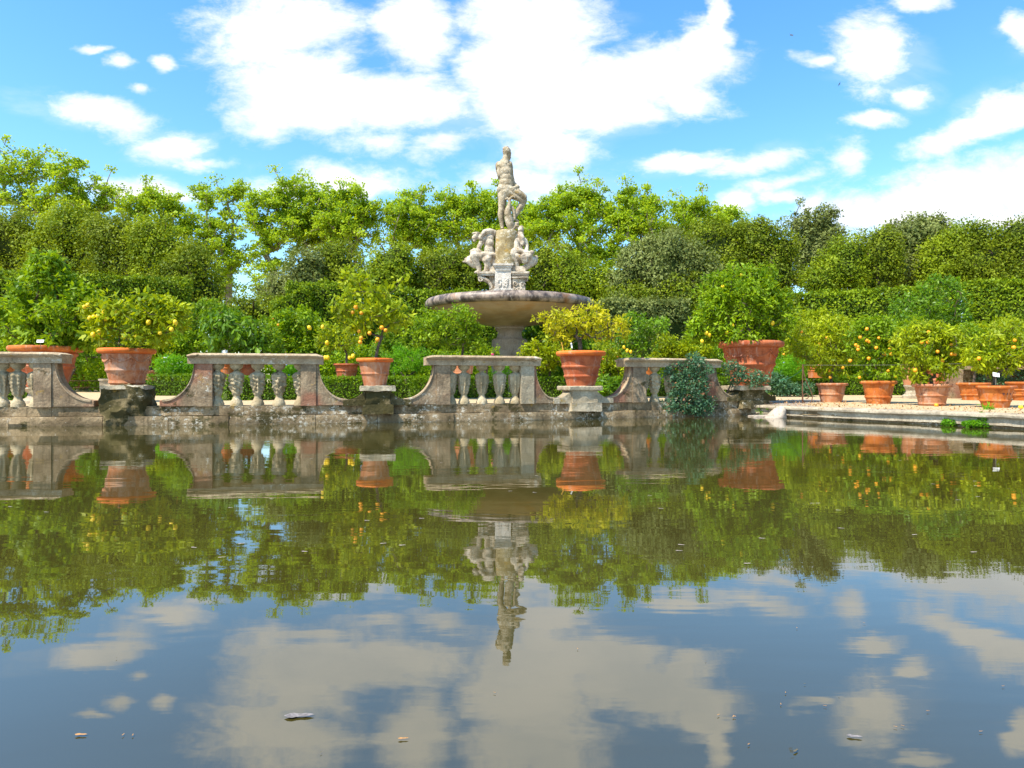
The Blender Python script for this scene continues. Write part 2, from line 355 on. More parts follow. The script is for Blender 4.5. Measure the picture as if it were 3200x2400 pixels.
for (cx, cy, rx, ry, ang, wt) in CL:
    k = 1.4467; mp = t.n('ShaderNodeMapping', vector_type='TEXTURE'); t.t.links.new(uvw, mp.inputs[0])
    mp.inputs['Location'].default_value = ((cx*k-1600)/F, (Y0-cy*k)/F, 0)
    mp.inputs['Rotation'].default_value = (0, 0, math.radians(-ang)); mp.inputs['Scale'].default_value = (rx*k/F*1.2, ry*k/F*1.2, 1)
    ln = t.n('ShaderNodeVectorMath', operation='LENGTH'); t.t.links.new(mp.outputs[0], ln.inputs[0])
    e = t.math('MULTIPLY', t.math('SUBTRACT', 1.0, ln.outputs['Value']), wt)
    fld = e if fld is None else t.math('SMOOTH_MAX', fld, e, .05)
nz = t.math('ADD', t.math('MULTIPLY', t.noise(t.mapv(uv, (1, 1.8, 1), (3, 1, 2)), 8, 10, .66, .3), .7), t.math('MULTIPLY', t.noise(t.mapv(uv, (1, 2.2, 1), (6, 3, 2)), 22, 8, .7, .5), .3)); nw = t.noise(t.mapv(uv, (1, 2.6, 1), (1, 7, 2)), 3.2, 8, .6, .6)
d1 = t.math('ADD', t.math('ADD', fld, .02), t.math('MULTIPLY', t.math('SUBTRACT', nz, .5), 2.1))
m1 = t.ss(d1, -.06, .66)
veil = t.math('MULTIPLY', t.ss(t.math('ADD', nw, t.math('MULTIPLY', fld, .22)), .48, .76), .24)
msk = t.math('MAXIMUM', m1, veil)
upm = t.ss(sx.outputs[2], -.01, .02); msk = t.math('MULTIPLY', msk, upm)
hs = t.n('ShaderNodeHueSaturation'); t.t.links.new(sky.outputs[0], hs.inputs['Color']); hs.inputs['Saturation'].default_value = 1.26; hs.inputs['Value'].default_value = 1.28; hs.inputs['Hue'].default_value = .493
bg = t.n('ShaderNodeBackground'); t.t.links.new(hs.outputs[0], bg.inputs[0]); bg.inputs[1].default_value = .135
shade = t.noise(t.mapv(uv, (1, 2, 1), (8, 3, 1)), 4, 6, .6)
bg2 = t.n('ShaderNodeBackground'); t.t.links.new(t.mix(t.ss(shade, .35, .7), (1.0, 1.0, 1.0), (.80, .85, .92)), bg2.inputs[0]); bg2.inputs[1].default_value = .72
mx = t.n('ShaderNodeMixShader'); t.t.links.new(msk, mx.inputs[0]); t.t.links.new(bg.outputs[0], mx.inputs[1]); t.t.links.new(bg2.outputs[0], mx.inputs[2])
wo = t.n('ShaderNodeOutputWorld'); t.t.links.new(mx.outputs[0], wo.inputs[0])
vs_ = SC.view_settings; vs_.view_transform = 'Standard'; vs_.look = 'None'; vs_.exposure = .88; vs_.gamma = 1; vs_.use_curve_mapping = False
SC.cycles.max_bounces = 8; SC.cycles.transparent_max_bounces = 4
# ------------------------------------------------------------------ wall curve
def wy(X): return 14.4+.33*X+.0128*X*X
XS = np.linspace(-22, 6.3, 900); YS = wy(XS); SS = np.concatenate([[0], np.cumsum(np.hypot(np.diff(XS), np.diff(YS)))])
def wpt(s):
    X = np.interp(s, SS, XS); Y = wy(X); d = .33+.0256*X; L = math.hypot(1, d)
    return X, Y, (1/L, d/L)            # point and tangent; inward normal = (-ty, tx)
def Wm(s, d, z):
    X, Y, (tx, ty) = wpt(s); e = max(0, s-SS[-1]); b = min(0, s)
    return (X-ty*d+tx*(e+b), Y+tx*d+ty*(e+b), z)
PXT = (XS/YS)*F+1600
def s_of(px): return float(np.interp(px, PXT, SS))
SEND = s_of(2374)
# ------------------------------------------------------------------ setting
LEDGE = [(5.45, 16.95), (5.96, 16.45), (6.25, 15.6), (6.55, 14.9), (7.0, 14.1), (7.55, 13.4), (8.1, 12.45), (8.6, 11.5), (9.1, 10.4), (9.6, 9.4), (10.2, 8.0), (11.0, 6.0)]
edge = [(XS[i]-.35*wpt(SS[i])[2][1], YS[i]+.35*wpt(SS[i])[2][0]) for i in range(0, 900, 30) if XS[i] < 5.4]
edge = [(-60, 26)]+[(-30, 14.5)]+edge+[(x+.02, y+.15) for x, y in LEDGE]
far = []
Vv = []; n = len(edge)
rows = [0, .06, .15, .3, .55, 1.0]
# ground sheet: strips from the island edge outward to the horizon
for x, y in edge:
    for k, Yt in enumerate((None, 20, 25, 32, 45, 60, 120, 900)):
        if k == 0: Vv.append((x, y, ground_z(y) if y > 15 else .25)); continue
        yy = max(Yt, y+.3*k); sx_ = x if yy < 130 else x*9
        Vv.append((sx_, yy, ground_z(yy)))
K = 8; Q = np.array([(i*K+k, (i+1)*K+k, (i+1)*K+k+1, i*K+k+1) for i in range(n-1) for k in range(K-1)])
gnd = np_mesh('ground', np.array(Vv), Q, M['gravel']); setp(gnd, kind='structure')
g2 = np_mesh('ground', np.array([(11.0, 6.15, .25), (400, 6.15, .25), (11.0, 20, ground_z(20)), (400, 20, ground_z(20)), (11., 60, ground_z(60)), (400, 60, ground_z(60)), (99, 900, ground_z(60)), (900, 900, ground_z(60))])
             , np.array([(0, 1, 3, 2), (2, 3, 5, 4), (4, 5, 7, 6)]), M['gravel']); g2.name = 'east_ground'; setp(g2, kind='structure')
wt = np_mesh('water', np.array([(-400, -60, 0), (400, -60, 0), (400, 60, 0), (-400, 60, 0)]), np.array([(0, 1, 2, 3)]), M['water']); setp(wt, kind='structure')
# paving strip behind the coping
pv = []
for i, (x, y) in enumerate(LEDGE):
    pv += [(x+.1, y+.12, .2545+max(0, ground_z(y)-.25)), (x+2.9, y+2.6, ground_z(y+2.6)+.012)]
np_ = np_mesh('paving', np.array(pv), np.array([(2*i, 2*i+2, 2*i+3, 2*i+1) for i in range(len(LEDGE)-1)]), M['paving']); setp(np_, kind='structure')
bedY = [(690, 18.9), (1000, 19.8), (1290, 20.9), (1560, 22.1), (1960, 22.9), (2300, 23.4), (2390, 24.6), (2900, 24.6)]
bv = []
for px, Y in bedY:
    X = (px-1600)/F*Y
    for Yt in (Y, 30, 45): bv.append((X*(1 if Yt == Y else Yt/Y), Yt, ground_z(Yt)+.012))
fb = np_mesh('flower_bed', np.array(bv), np.array([(3*i+k, 3*i+3+k, 3*i+4+k, 3*i+1+k) for i in range(len(bedY)-1) for k in (0, 1)]), M['bed']); setp(fb, kind='structure')
# coping / ledge of the causeway
def sweep(path, prof, closed=False):
    mb = MB(); vs = []; m = len(prof)
    for i, (x, y) in enumerate(path):
        a = path[max(i-1, 0)]; b = path[min(i+1, len(path)-1)]; tx, ty = b[0]-a[0], b[1]-a[1]; L = math.hypot(tx, ty); tx /= L; ty /= L
        nx, ny = -ty, tx
        for d, z in prof: vs.append((x+nx*d, y+ny*d, z))
    fs = [(i*m+j, (i+1)*m+j, (i+1)*m+(j+1) % m, i*m+(j+1) % m) for i in range(len(path)-1) for j in range(m)]
    fs += [tuple(range(m-1, -1, -1)), tuple((len(path)-1)*m+j for j in range(m))]
    mb.add(vs, fs); return mb
def densify(pts, step):
    out = []
    P = [Vector((p[0], p[1])) for p in pts]
    for i in range(len(P)-1):
        p0, p1, p2, p3 = P[max(i-1, 0)], P[i], P[i+1], P[min(i+2, len(P)-1)]; k = max(1, int((p2-p1).length/step))
        for j in range(k):
            u = j/k; q = .5*((2*p1)+(p2-p0)*u+(2*p0-5*p1+4*p2-p3)*u*u+(3*p1-p0-3*p2+p3)*u**3); out.append((q.x, q.y))
    out.append(tuple(P[-1])); return out
lp = densify(LEDGE, .12)
L_ = thing('stone_ledge', (7.0, 14.1, 0), 'pale moulded stone kerb along the causeway edge, under the row of terracotta pots', 'ledge')
i = 0; rr = random.Random(4)
while i < len(lp)-2:
    j = min(len(lp)-1, i+rr.choice((8, 10, 12, 9))); dz = rr.uniform(-.006, .006); dd = rr.uniform(-.015, .015)
    seg = lp[i:j+1]
    prof = [(.35, .05), (.35, .262), (-.02, .262), (-.06, .252), (-.075, .228), (-.07, .195), (-.045, .178), (0.0, .172), (.0, .05)]
    sweep(seg, [(d-dd, z+dz) for d, z in prof]).rough(.012, 3.0).build('coping_stone', M['ledge'], L_)
    i = j
i = 0
while i < len(lp)-2:
    j = min(len(lp)-1, i+rr.choice((9, 13, 16))); dd = rr.uniform(-.02, .02)
    sweep(lp[i:j+1], [(.3, .03), (.3, .17), (.03+dd, .17), (.02+dd, .085), (.06, .08), (.06, -.4), (.3, -.4)]).rough(.015, 2.3).build('wall_course', M['wall'], L_)
    i = j
rk = MB(); rk.ell(tuple(at(2441, 1300, 15.5)+[0, 0, -.12]), (.24, .26, .34), 24, 16)
rk.v = [(x+(.28-z)*-.45*(1 if z < .25 else .3), y, z) for x, y, z in rk.v]; rk.rough(.035, 5)
setp(rk.build('rock', M['rock'], loc=tuple(at(2441, 1306, 15.5))), 'smooth pale wedge-shaped rock leaning on the ledge at the waterline', 'rock')
fl = MB(); c_ = at(2395, 1303, 15.9); fl.gbox((c_[0], c_[1], .012), (.75, .3, .05), .1, .08); fl.rough(.03, 5)
setp(fl.build('stone_slab', M['rock'], loc=(c_[0], c_[1], 0)), 'flat stone slab barely above the water beside the wedge-shaped rock', 'stone')
# ------------------------------------------------------------------ retaining wall
wall = thing('retaining_wall', Wm(s_of(1180), 0, 0), 'low lichen-spotted stone wall rising from the water under the balustrade', 'wall')
mb = MB(); s = 6.0
while s < SEND:
    L = rr.uniform(1.0, 1.9); e = min(s+L, SEND+.05); b = MB(); d0 = rr.uniform(-.02, .02)
    b.gbox(((e-s)/2, .3, -.12), (e-s-.012, .6+.0, .58), 0, .11)
    b.v = [(x+s, y-d0-(.02 if z < .12 and z > .02 else 0), z) for x, y, z in b.v]
    b.v = [(x, y-.02+.05*max(0, .03-z)*(1 if y < .2 else 0)*2+.03*mnoise.noise(Vector((x*2.2, z*9, d0*50))), z+.012*mnoise.noise(Vector((x*3, y*5, 4)))) for x, y, z in b.v]
    b.warp(lambda x, y, z: Wm(x, y-.10, z)); mb.add(b.v, b.f); s = e
mb.build('lower_course', M['wall'], wall)
mb = MB(); s = 6.0
while s < SEND-.05:
    L = rr.uniform(1.2, 2.2); e = min(s+L, SEND-.02); b = MB(); d0 = rr.uniform(-.008, .008)
    b.gbox(((e-s)/2+s, .31+d0, .265), (e-s-.008, .56, .175), 0, .11); b.rough(.008, 5); b.warp(lambda x, y, z: Wm(x, y-.08, z)); mb.add(b.v, b.f); s = e
mb.build('upper_course', M['wall'], wall)
# ------------------------------------------------------------------ balustrade bays
def baluster_mesh(seed, style=0):
    q = random.Random(seed); ph = q.uniform(0, 6)
    prof = [(.0, .0), (.118, .0), (.12, .05), (.105, .075), (.10, .10), (.082, .12), (.068, .15), (.06, .19), (.064, .20)]
    for i in range(1, 25):
        tt = i/24; z = .2+tt*.45; r = .070+.066*min(1, (tt*1.15))**.7
        if tt > .86: r *= math.sqrt(max(.05, 1-((tt-.86)/.16)**2))
        prof.append((r, z))
    prof += [(.05, .665), (.05, .685), (.085, .71), (.11, .735), (.12, .76), (.122, .80), (0, .80)]
    def disp(a, z, r):
        if .21 < z < .62:
            e = math.sin(math.pi*(z-.2)/.44)**.5
            if style == 1: return e*(.020*math.cos(7*a+ph)+.014*math.sin(z*95+2*math.cos(7*a))*max(0,math.cos(7*a+ph))+.012*mnoise.noise(Vector((math.cos(a)*4, math.sin(a)*4, z*20))))
            return e*(.045*mnoise.noise(Vector((math.cos(a)*3.1+ph, math.sin(a)*3.1, z*15)))+.014*math.sin(5*a+ph+z*14)+.014*math.sin(z*80+4*a))
        return 0
    mb = MB(); mb.lathe(prof, n=40, disp=disp); return mb
BG = 'carved balusters of the stone balustrade'
def bay(px0, px1, pilL, pilR, bals, label, style, pil_label=None, endL=True, endR=True, low=(None, None)):
    s0, s1 = s_of(px0), s_of(px1); mid = (s0+s1)/2
    root = thing('balustrade', Wm(mid, .12, .35), label, 'balustrade', 'balustrade sections round the island')
    def w(mb): return mb.warp(lambda x, y, z: Wm(x, y, z))
    # rail: frieze + rounded coping
    b = MB(); prof = [(-.13, 1.15), (-.13, 1.255), (-.15, 1.265), (-.19, 1.285), (-.205, 1.31), (-.195, 1.335), (-.16, 1.35), (.28, 1.35), (.32, 1.31), (.29, 1.27), (.25, 1.25), (.25, 1.15)]
    n = max(4, int((s1-s0)/.12)); vs = []
    for i in range(n+1):
        s = s0+(s1-s0)*i/n
        e = min(s-s0, s1-s); k = 1.0
        if e < .07: k = .93+.07*math.sqrt(max(0, 1-((.07-e)/.07)**2))
        for y, z in prof: vs.append((s, y*(k if abs(y) > .14 else 1)+.0, z if z < 1.26 else 1.26+(z-1.26)*(.6+.4*(k-.93)/.07)))
    m = len(prof); fs = [(i*m+j, (i+1)*m+j, (i+1)*m+(j+1) % m, i*m+(j+1) % m) for i in range(n) for j in range(m)]
    fs += [tuple(range(m-1, -1, -1)), tuple(n*m+j for j in range(m))]; b.add(vs, fs); b.rough(.006, 6)
    w(b).build('rail', M['rail'], root, angle=50)
    for (pa, pb, pm) in (pilL, pilR):
        if pa is None: continue
        a_, b_ = s_of(pa), s_of(pb); b = MB(); b.gbox(((a_+b_)/2, .06, .75), (b_-a_, .34, .802), 0, .1); b.rough(.004, 4)
        w(b).build('post', M[pm], root, smooth=False)
    def wing(pt, pl, sgn, mat):
        st, sl_ = s_of(pt), s_of(pl); Wd = abs(sl_-st); pts = []
        for i in range(15):
            a = math.pi/2*i/14; pts.append((Wd*(1-math.cos(a)), 1.15-.68*math.sin(a)))
        pts = [(0, 1.15)]+[(Wd*.10+x*.90, z) for x, z in pts]+[(Wd+.05, .465), (Wd+.05, .35), (-.0, .35)]
        for yo, th, nm, mm, ins in ((.0, .22, 'scroll_wing', mat, 0),):
            b = MB(); k = len(pts); vs = [(st+sgn*x, y, z) for y in (-.09, .17) for x, z in pts]
            fs = [tuple(range(k)) if sgn > 0 else tuple(range(k-1, -1, -1)), tuple(range(2*k-1, k-1, -1)) if sgn > 0 else tuple(range(k, 2*k))]
            for i in range(k):
                j = (i+1) % k; q = (i, k+i, k+j, j); fs.append(q if sgn > 0 else q[::-1])
            b.add(vs, fs); wg = w(b).build('scroll_wing', mm, root, smooth=False, bevel=.012)
        # raised fillet along the curve
        b = MB(); cur = [(st+sgn*x, .04, z+.004) for x, z in pts[1:-3]]; vs = []
        for x, y, z in cur: vs += [(x, -.105, z-.0), (x, -.105, z-.03), (x, -.085, z-.034), (x, -.02, z+.006)]
        fs = [(4*i+j, 4*i+4+j, 4*i+4+(j+1) % 4, 4*i+(j+1) % 4) for i in range(len(cur)-1) for j in range(4)]
        b.add(vs, fs); w(b).build('fillet', M['rail'], wg)
    if endL: wing(pilL[0]+1 if pilL[0] else px0+8, low[0], -1, M['wall2'])
    if endR: wing(pilR[1]-1, low[1], 1, M['wall2'])
    for i, px in enumerate(bals):
        bm_ = baluster_mesh(int(px), style); s = s_of(px); c = Wm(s, .06, .35)
        mm = M['pale']; rot = random.random()*6
        bm_.v = [(c[0]+x*math.cos(rot)-y*math.sin(rot), c[1]+x*math.sin(rot)+y*math.cos(rot), c[2]+z) for x, y, z in bm_.v]
        bm_.build('baluster', mm, root, angle=80, loc=c)
    return root
bay(-260, 205, (None, None, None), (115, 170, 'wall2'), [-190, -125, -62, 3, 50, 108], 'balustrade section at the far left with garland-carved balusters, cut by the photo edge', 1, endL=False, low=(None, 292))
bay(592, 1010, (620, 668, 'wall2'), (941, 988, 'wall2'), [678, 737, 804, 871, 938], 'long balustrade section between the mossy pedestal and the pedestal with the smallest pot', 0, low=(512, 1080))
bay(1329, 1683, (1362, 1404, 'wall2'), (1624, 1664, 'pier2'), [1410, 1452, 1508, 1563, 1612], 'balustrade section in front of the fountain, its right post newer plain pale stone', 1, low=(1262, 1726))
bay(1942, 2242, (1970, 2011, 'wall2'), (2198, 2222, 'wall2'), [2014, 2050, 2098, 2140, 2180], 'balustrade section half hidden by a blue-green climbing rose', 0, low=(1892, 2288))
# pedestals
def pedestal(px0, px1, ztop, mat, label, kind):
    s0, s1 = s_of(px0), s_of(px1); L = s1-s0; m = (s0+s1)/2; root = thing('stone_pedestal', Wm(m, .1, 0), label, 'pedestal', 'pedestals between the balustrade sections')
    def w(mb): return mb.warp(lambda x, y, z: Wm(x, y, z))
    hb = ztop-.07
    if kind == 'rock':
        b = MB(); b.gbox((m, .14, (ztop-.3)/2), (L*.97, .66, ztop+.28), 0, .055, 1.0); b.rough(.11, 3.1); b.rough(.05, 8); b.rough(.02, 21)
        w(b).build('rocky_block', mat, root); b = MB(); b.gbox((m, .1, ztop-.035), (L*.95, .6, .07), 0, .06); b.rough(.03, 7); w(b).build('cap', M['pier2'], root)
    else:
        b = MB(); b.gbox((m, .1, .36+(hb-.36)/2), (L*.74, .56, hb-.36), 0, .07); b.rough(.02 if kind == 'cap' else .05, 5); w(b).build('shaft', mat, root)
        b = MB(); b.gbox((m, .06, .27), (L*.86, .62, .19), 0, .07, 1.04); b.rough(.03, 5); w(b).build('base', mat, root)
        b = MB(); b.gbox((m, .1, ztop-.05), (L, .66, .10), 0, .06); b.rough(.012 if kind == 'cap' else .03, 6)
        w(b).build('cap', M['pier2'], root, bevel=.02 if kind == 'cap' else 0)
        # small side scrolls running down to the low curb
        for sg in (-1, 1):
            pts = [(0, hb-.02)]+[(.26*math.sin(a), .47+(hb-.49)*(1-math.sin(a))**1.6) for a in [math.pi/2*i/8 for i in range(1, 9)]]+[(.42, .45), (.42, .345), (0, .345)]
            e = m+sg*L*.36; k = len(pts); vs = [(e+sg*x, y, z) for y in (-.13, .2) for x, z in pts]
            fs = [tuple(range(k)), tuple(range(2*k-1, k-1, -1))]+[(i, k+i, k+(i+1) % k, (i+1) % k) for i in range(k)]
            b = MB(); b.add(vs, fs if sg > 0 else [f[::-1] for f in fs]); b.rough(.012, 5); w(b).build('side_scroll', mat, root, smooth=False)
    return root
pedestal(325, 462, .742, M['pier'], 'crumbling rocky pedestal overgrown with dark moss under a big pot', 'rock')
pedestal(1126, 1232, .728, M['pier'], 'broken-edged stone pedestal under the smallest of the pots on the wall', 'rough')
pedestal(1765, 1869, .722, M['pier2'], 'neat moulded stone pedestal under the pot with the yellow-leaved tree', 'cap')
pedestal(2293, 2386, .72, M['pier'], 'dark stone pedestal at the end of the wall under the largest garlanded pot', 'rough')
# ------------------------------------------------------------------ pots and plants
def pot_mb(c, zb, zt, rt, rb, bands=(.36, .62), garland=False, seed=0):
    Hh = zt-zb; mb = MB()
    def rr_(q): return rb+(rt*.9-rb)*(q**.92)
    prof = [(0, 0), (rb*.96, 0), (rb*1.03, .015*Hh), (rb*1.03, .05*Hh), (rr_(.07), .065*Hh)]
    qs = np.linspace(.09, .84, 26)
    for q in qs:
        r = rr_(q)
        for b_ in bands:
            d = abs(q-b_)/.028
            if d < 1.6: r += .045*rt*max(0, 1-d*d/2.56)
        prof.append((r, q*Hh))
    prof += [(rr_(.85)*1.0, .85*Hh), (rr_(.85)*.9, .875*Hh), (0, .875*Hh)]
    rim = MB(); rim.lathe([(rr_(.85)*.92, .85*Hh), (rr_(.85)*.97, .852*Hh), (rt*.97, .875*Hh), (rt*1.0, .90*Hh), (rt*1.015, .94*Hh), (rt*1.0, .985*Hh), (rt*.96, Hh), (rt*.86, Hh), (rt*.83, .93*Hh), (rt*.8, .86*Hh), (rr_(.85)*.92, .85*Hh)], (c[0], c[1], zb), 48, lambda a, z, r: .008*rt*math.sin(3*a+seed)+.006*rt*math.sin(9*a+z*9))
    rim.f = rim.f[:-2]
    mb.lathe(prof, (c[0], c[1], zb), 48, lambda a, z, r: .006*rt*math.sin(3*a+seed)+.004*rt*math.sin(7*a+z*9))
    if garland:
        zz = zb+.70*Hh; N = 7
        for i in range(N):
            a0 = 2*math.pi*i/N+seed; a1 = a0+2*math.pi/N; pts = []; rd = []
            for k in range(11):
                u_ = k/10; a = a0+(a1-a0)*u_; z = zz-.11*Hh*math.sin(math.pi*u_)+.06*Hh; q = (z-zb)/Hh; r = rr_(q)+.004
                pts.append((c[0]+r*math.cos(a), c[1]+r*math.sin(a), z)); rd.append(.010+.022*math.sin(math.pi*u_)*rt)
            mb.tube(pts, rd, 7)
            a = a0; q = .77; r = rr_(q)
            mb.ell((c[0]+r*math.cos(a), c[1]+r*math.sin(a), zb+q*Hh), .035*rt+.012, 8, 6)
            mb.ell((c[0]+rr_(.68)*math.cos(a), c[1]+rr_(.68)*math.sin(a), zb+.68*Hh), (.02, .02, .05*rt+.01), 8, 6)
    return mb, rim
def lobes_world(lobes, Y, depth=.85):
    out = []
    for (px, py, rx, ry) in lobes: out.append((at(px, py, Y), np.array([rx/F*Y, rx/F*Y*depth, ry/F*Y])))
    return out
def sample_lobes(lobes, n, shell=.55):
    vol = np.array([l[1][0]*l[1][2] for l in lobes]); ids = R.choice(len(lobes), n, p=vol/vol.sum())
    d = R.normal(size=(n, 3)); d /= np.linalg.norm(d, axis=1)[:, None]; r = (R.rand(n)**(1/3))*(1-shell)+shell*(R.rand(n)*.25+.75)
    C = np.array([l[0] for l in lobes])[ids]; A = np.array([l[1] for l in lobes])[ids]
    return C+d*A*r[:, None], d
def leaves(P, size, aspect=.45, out=None, up=.4, outw=.5, droop=0.0, jit=.3, fold=.15, tintc=None, axo=1.5):
    """P leaf bases; returns verts, quads, tint"""
    n = len(P); a = R.normal(size=(n, 3)); a[:, 2] -= droop
    if out is not None: a += out*outw*axo
    a /= np.linalg.norm(a, axis=1)[:, None]
    nn = R.normal(size=(n, 3)); nn[:, 2] += up*2
    if out is not None: nn += out*outw*3
    w = np.cross(a, nn); w /= (np.linalg.norm(w, axis=1)[:, None]+1e-9); nrm = np.cross(w, a)
    s = size*(1+jit*R.normal(size=n)).clip(.45, 1.8)[:, None]
    v0 = P; v2 = P+a*s-nrm*s*.12; mid = P+a*s*.5+nrm*s*fold*.5; v1 = mid+w*s*aspect*.5-nrm*s*fold; v3 = mid-w*s*aspect*.5-nrm*s*fold
    V = np.stack([v0, v1, v2, v3], 1).reshape(-1, 3); Q = np.arange(n*4).reshape(-1, 4)
    tt = (R.rand(n) if tintc is None else (tintc*.55+R.rand(n)*.45)); return V, Q, np.repeat(tt, 4)
def skeleton(base, fork, cents, r0, rmin, bend=.12, lean=.5):
    nodes = [np.array(base), np.array(fork)]; par = [-1, 0]; order = np.argsort(np.linalg.norm(cents-fork, axis=1))
    for i in order:
        c = cents[i]; N = np.array(nodes[1:]); d = np.linalg.norm(N-c, axis=1)+lean*np.linalg.norm(N-fork, axis=1)*.5
        j = int(np.argmin(d))+1; m = (nodes[j]+c)/2+R.normal(size=3)*bend*np.linalg.norm(c-nodes[j])
        m[2] -= .04*np.linalg.norm(c-nodes[j]); nodes.append(m); par.append(j); nodes.append(c); par.append(len(nodes)-2)
    cnt = np.ones(len(nodes))
    for i in range(len(nodes)-1, 0, -1): cnt[par[i]] += cnt[i]
    rad = np.maximum(rmin, r0*np.sqrt(cnt/cnt[1])); rad[0] = r0*1.25
    mb = MB()
    for i in range(1, len(nodes)):
        ra = rad[par[i]] if par[i] <= 0 else min(rad[par[i]], rad[i]*1.35); mb.tube([nodes[par[i]], nodes[i]], [ra, rad[i]], 7 if rad[i] > .02 else 5, cap=False)
    return mb
FR = {}
def fruit_mesh(kind):
    if kind in FR: return FR[kind]
    mb = MB()
    if kind == 'lemon':
        mb.lathe([(0, -.055), (.008, -.052), (.012, -.046), (.03, -.034), (.038, -.015), (.04, .005), (.034, .028), (.018, .043), (.008, .047), (0, .047)], n=14)
    else: mb.lathe([(0, -.039), (.018, -.036), (.033, -.022), (.04, 0), (.033, .023), (.018, .035), (.006, .034), (0, .031)], n=14)
    mb.rough(.003, 30); me = bpy.data.meshes.new(kind+'_fruit'); me.from_pydata(mb.v, [], mb.f); me.materials.append(M[kind]); me.polygons.foreach_set('use_smooth', [True]*len(me.polygons)); me.update(); FR[kind] = me
    return me
def fruits(root, kind, lst, Y, lobes, extra=0, sc=1.0, front=.35):
    L = [np.array(at(px, py, Y-front)) for px, py in lst]
    if extra:
        P, d = sample_lobes(lobes, extra, .9); L += list(P)
    for p in L:
        o = link(kind, fruit_mesh(kind), root, loc=p); k = sc*random.uniform(.85, 1.12); o.scale = (k, k, k); o.rotation_euler = (random.uniform(-.5, .5), random.uniform(-.5, .5), random.uniform(0, 6))
PG = 'potted citrus trees round the pond'
def potted(label, px, Y, rim_y, bot_y, rh, bh, crown, mat, leaf=.085, aspect=.5, ncl=90, per=34, clr=.13, pm='terra_red', bands=(.36, .62), garland=False,
           kind=None, fr=(), extra=0, tr=.03, fork=.25, droop=.3, foot=None, fsc=1.0, up=.4, rim=None, front=.30, outw=.8, cat='potted tree', shell=.5, name='potted_citrus_tree', lift=True, rmin=.005):
    zt = at(0, rim_y, Y)[2]; zb = at(0, bot_y, Y)[2]; X = (px-1600)/F*Y; rt = rh/F*Y; rb = bh/F*Y
    root = thing(name, (X, Y, zb), label, cat, PG)
    pm_, rm_ = pot_mb((X, Y), zb, zt, rt, rb, bands, garland, seed=px*.7); po = pm_.build('pot', M[pm], root, angle=35); rm_.build('rim', M[rim or pm], po, angle=50)
    sb = MB(); sb.lathe([(0, 0), (rt*.80, 0), (rt*.82, .02), (rt*.4, .05), (0, .06)], (X, Y, zt-(zt-zb)*.10), 24); sb.rough(.02, 9); sb.build('soil', M['soil'], root)
    if foot is not None:   # stone foot under the pot, a thing of its own
        zf = ground_z(Y); ft = MB(); hh_ = zb-zf; ft.lathe([(0, 0), (rb*1.25, 0), (rb*1.25, hh_*.2), (rb*.95, hh_*.35), (rb*.85, hh_*.6), (rb*1.05, hh_*.85), (rb*1.15, hh_*.9), (rb*1.15, hh_-.002), (0, hh_-.002)], (X, Y, zf), 8 if foot[1] else 24)
        ft.rough(.02, 4); setp(ft.build('garden_plinth', M['ledge'], loc=(X, Y, zf), angle=30), foot[0], 'pedestal')
    lw = lobes_world(crown, Y); cents, dd = sample_lobes(lw, ncl, shell)
    # keep the clumps clear of the pot
    fk = np.array([X+R.normal()*.03, Y, zt+fork]); sk = skeleton((X, Y, zt-.12*(zt-zb)), fk, cents, tr, rmin); sk.build('trunk', M['bark'], root)
    n = ncl*per; ids = np.repeat(np.arange(ncl), per); o = R.normal(size=(n, 3)); o /= np.linalg.norm(o, axis=1)[:, None]
    P = cents[ids]+o*(clr*(R.rand(n)**.5))[:, None]; tc_ = R.rand(ncl)[ids]
    P[:, 2] = np.maximum(P[:, 2], zt-.06+.1*R.rand(n)) if lift else P[:, 2]
    V, Q, T = leaves(P, leaf, aspect, o, up, outw, droop, tintc=tc_, axo=.9); np_mesh('foliage', V, Q, M[mat], tint=T, parent=root)
    if kind: fruits(root, kind, fr, Y, lw, extra, fsc, front)
    return root
potted('large bushy citrus tree with glossy curled leaves in a huge orange-rimmed pot at far left', 143, 17, 1083, 1210, 100, 54,
       [(170,960,130,95),(150,855,60,60),(55,1000,75,80),(265,1000,60,85),(180,1040,125,45),(150,815,38,30),(90,900,50,50),(230,930,60,50)], 'citrus', .145, .42, 210, 38, .19, 'terra_red', (.5, .8), rim='terra_orange',
       foot=('round stone foot under the huge orange-rimmed pot at far left', 0), tr=.07, fork=.3, kind=None, droop=.5)
potted('lemon tree with ripe lemons in an embossed pot on the crumbling mossy pedestal', 397.5, 12.98, 1090, 1207, 81, 45,
       [(300,990,52,50),(400,1000,90,60),(500,1000,75,60),(470,955,80,38),(400,1055,125,30),(545,975,35,45),(350,960,60,30),(300,1050,35,35)], 'lime', .12, .42, 140, 26, .13, 'terra_pale', (.09, .42), True,
       'lemon', [(264,959),(274,953),(281,994),(292,990),(306,988),(325,976),(363,974),(331,997),(291,1045),(548,1007),(427,1051),(536,1029),(388,1051),(464,1007),(310,1038),(500,1040)], tr=.035, fork=.05, rim='terra_rim')
potted('open-crowned citrus tree with large fruit in the smallest pot standing on the wall', 1172, 13.98, 1120, 1207, 57, 33,
       [(1140,950,100,60),(1230,975,60,50),(1110,1000,60,60),(1170,1000,80,40),(1060,960,30,25),(1100,870,30,25),(1250,860,22,28),(1175,895,60,30)], 'lime', .13, .42, 95, 17, .15, 'terra_pale', (.44,), False,
       'orange', [(1102,976),(1130,978),(1112,960),(1193,1024),(1205,1032),(1122,1035),(1129,1056),(1126,1069),(1180,1061),(1155,1041)], tr=.028, fork=.25, fsc=1.05, rim='terra_rim')
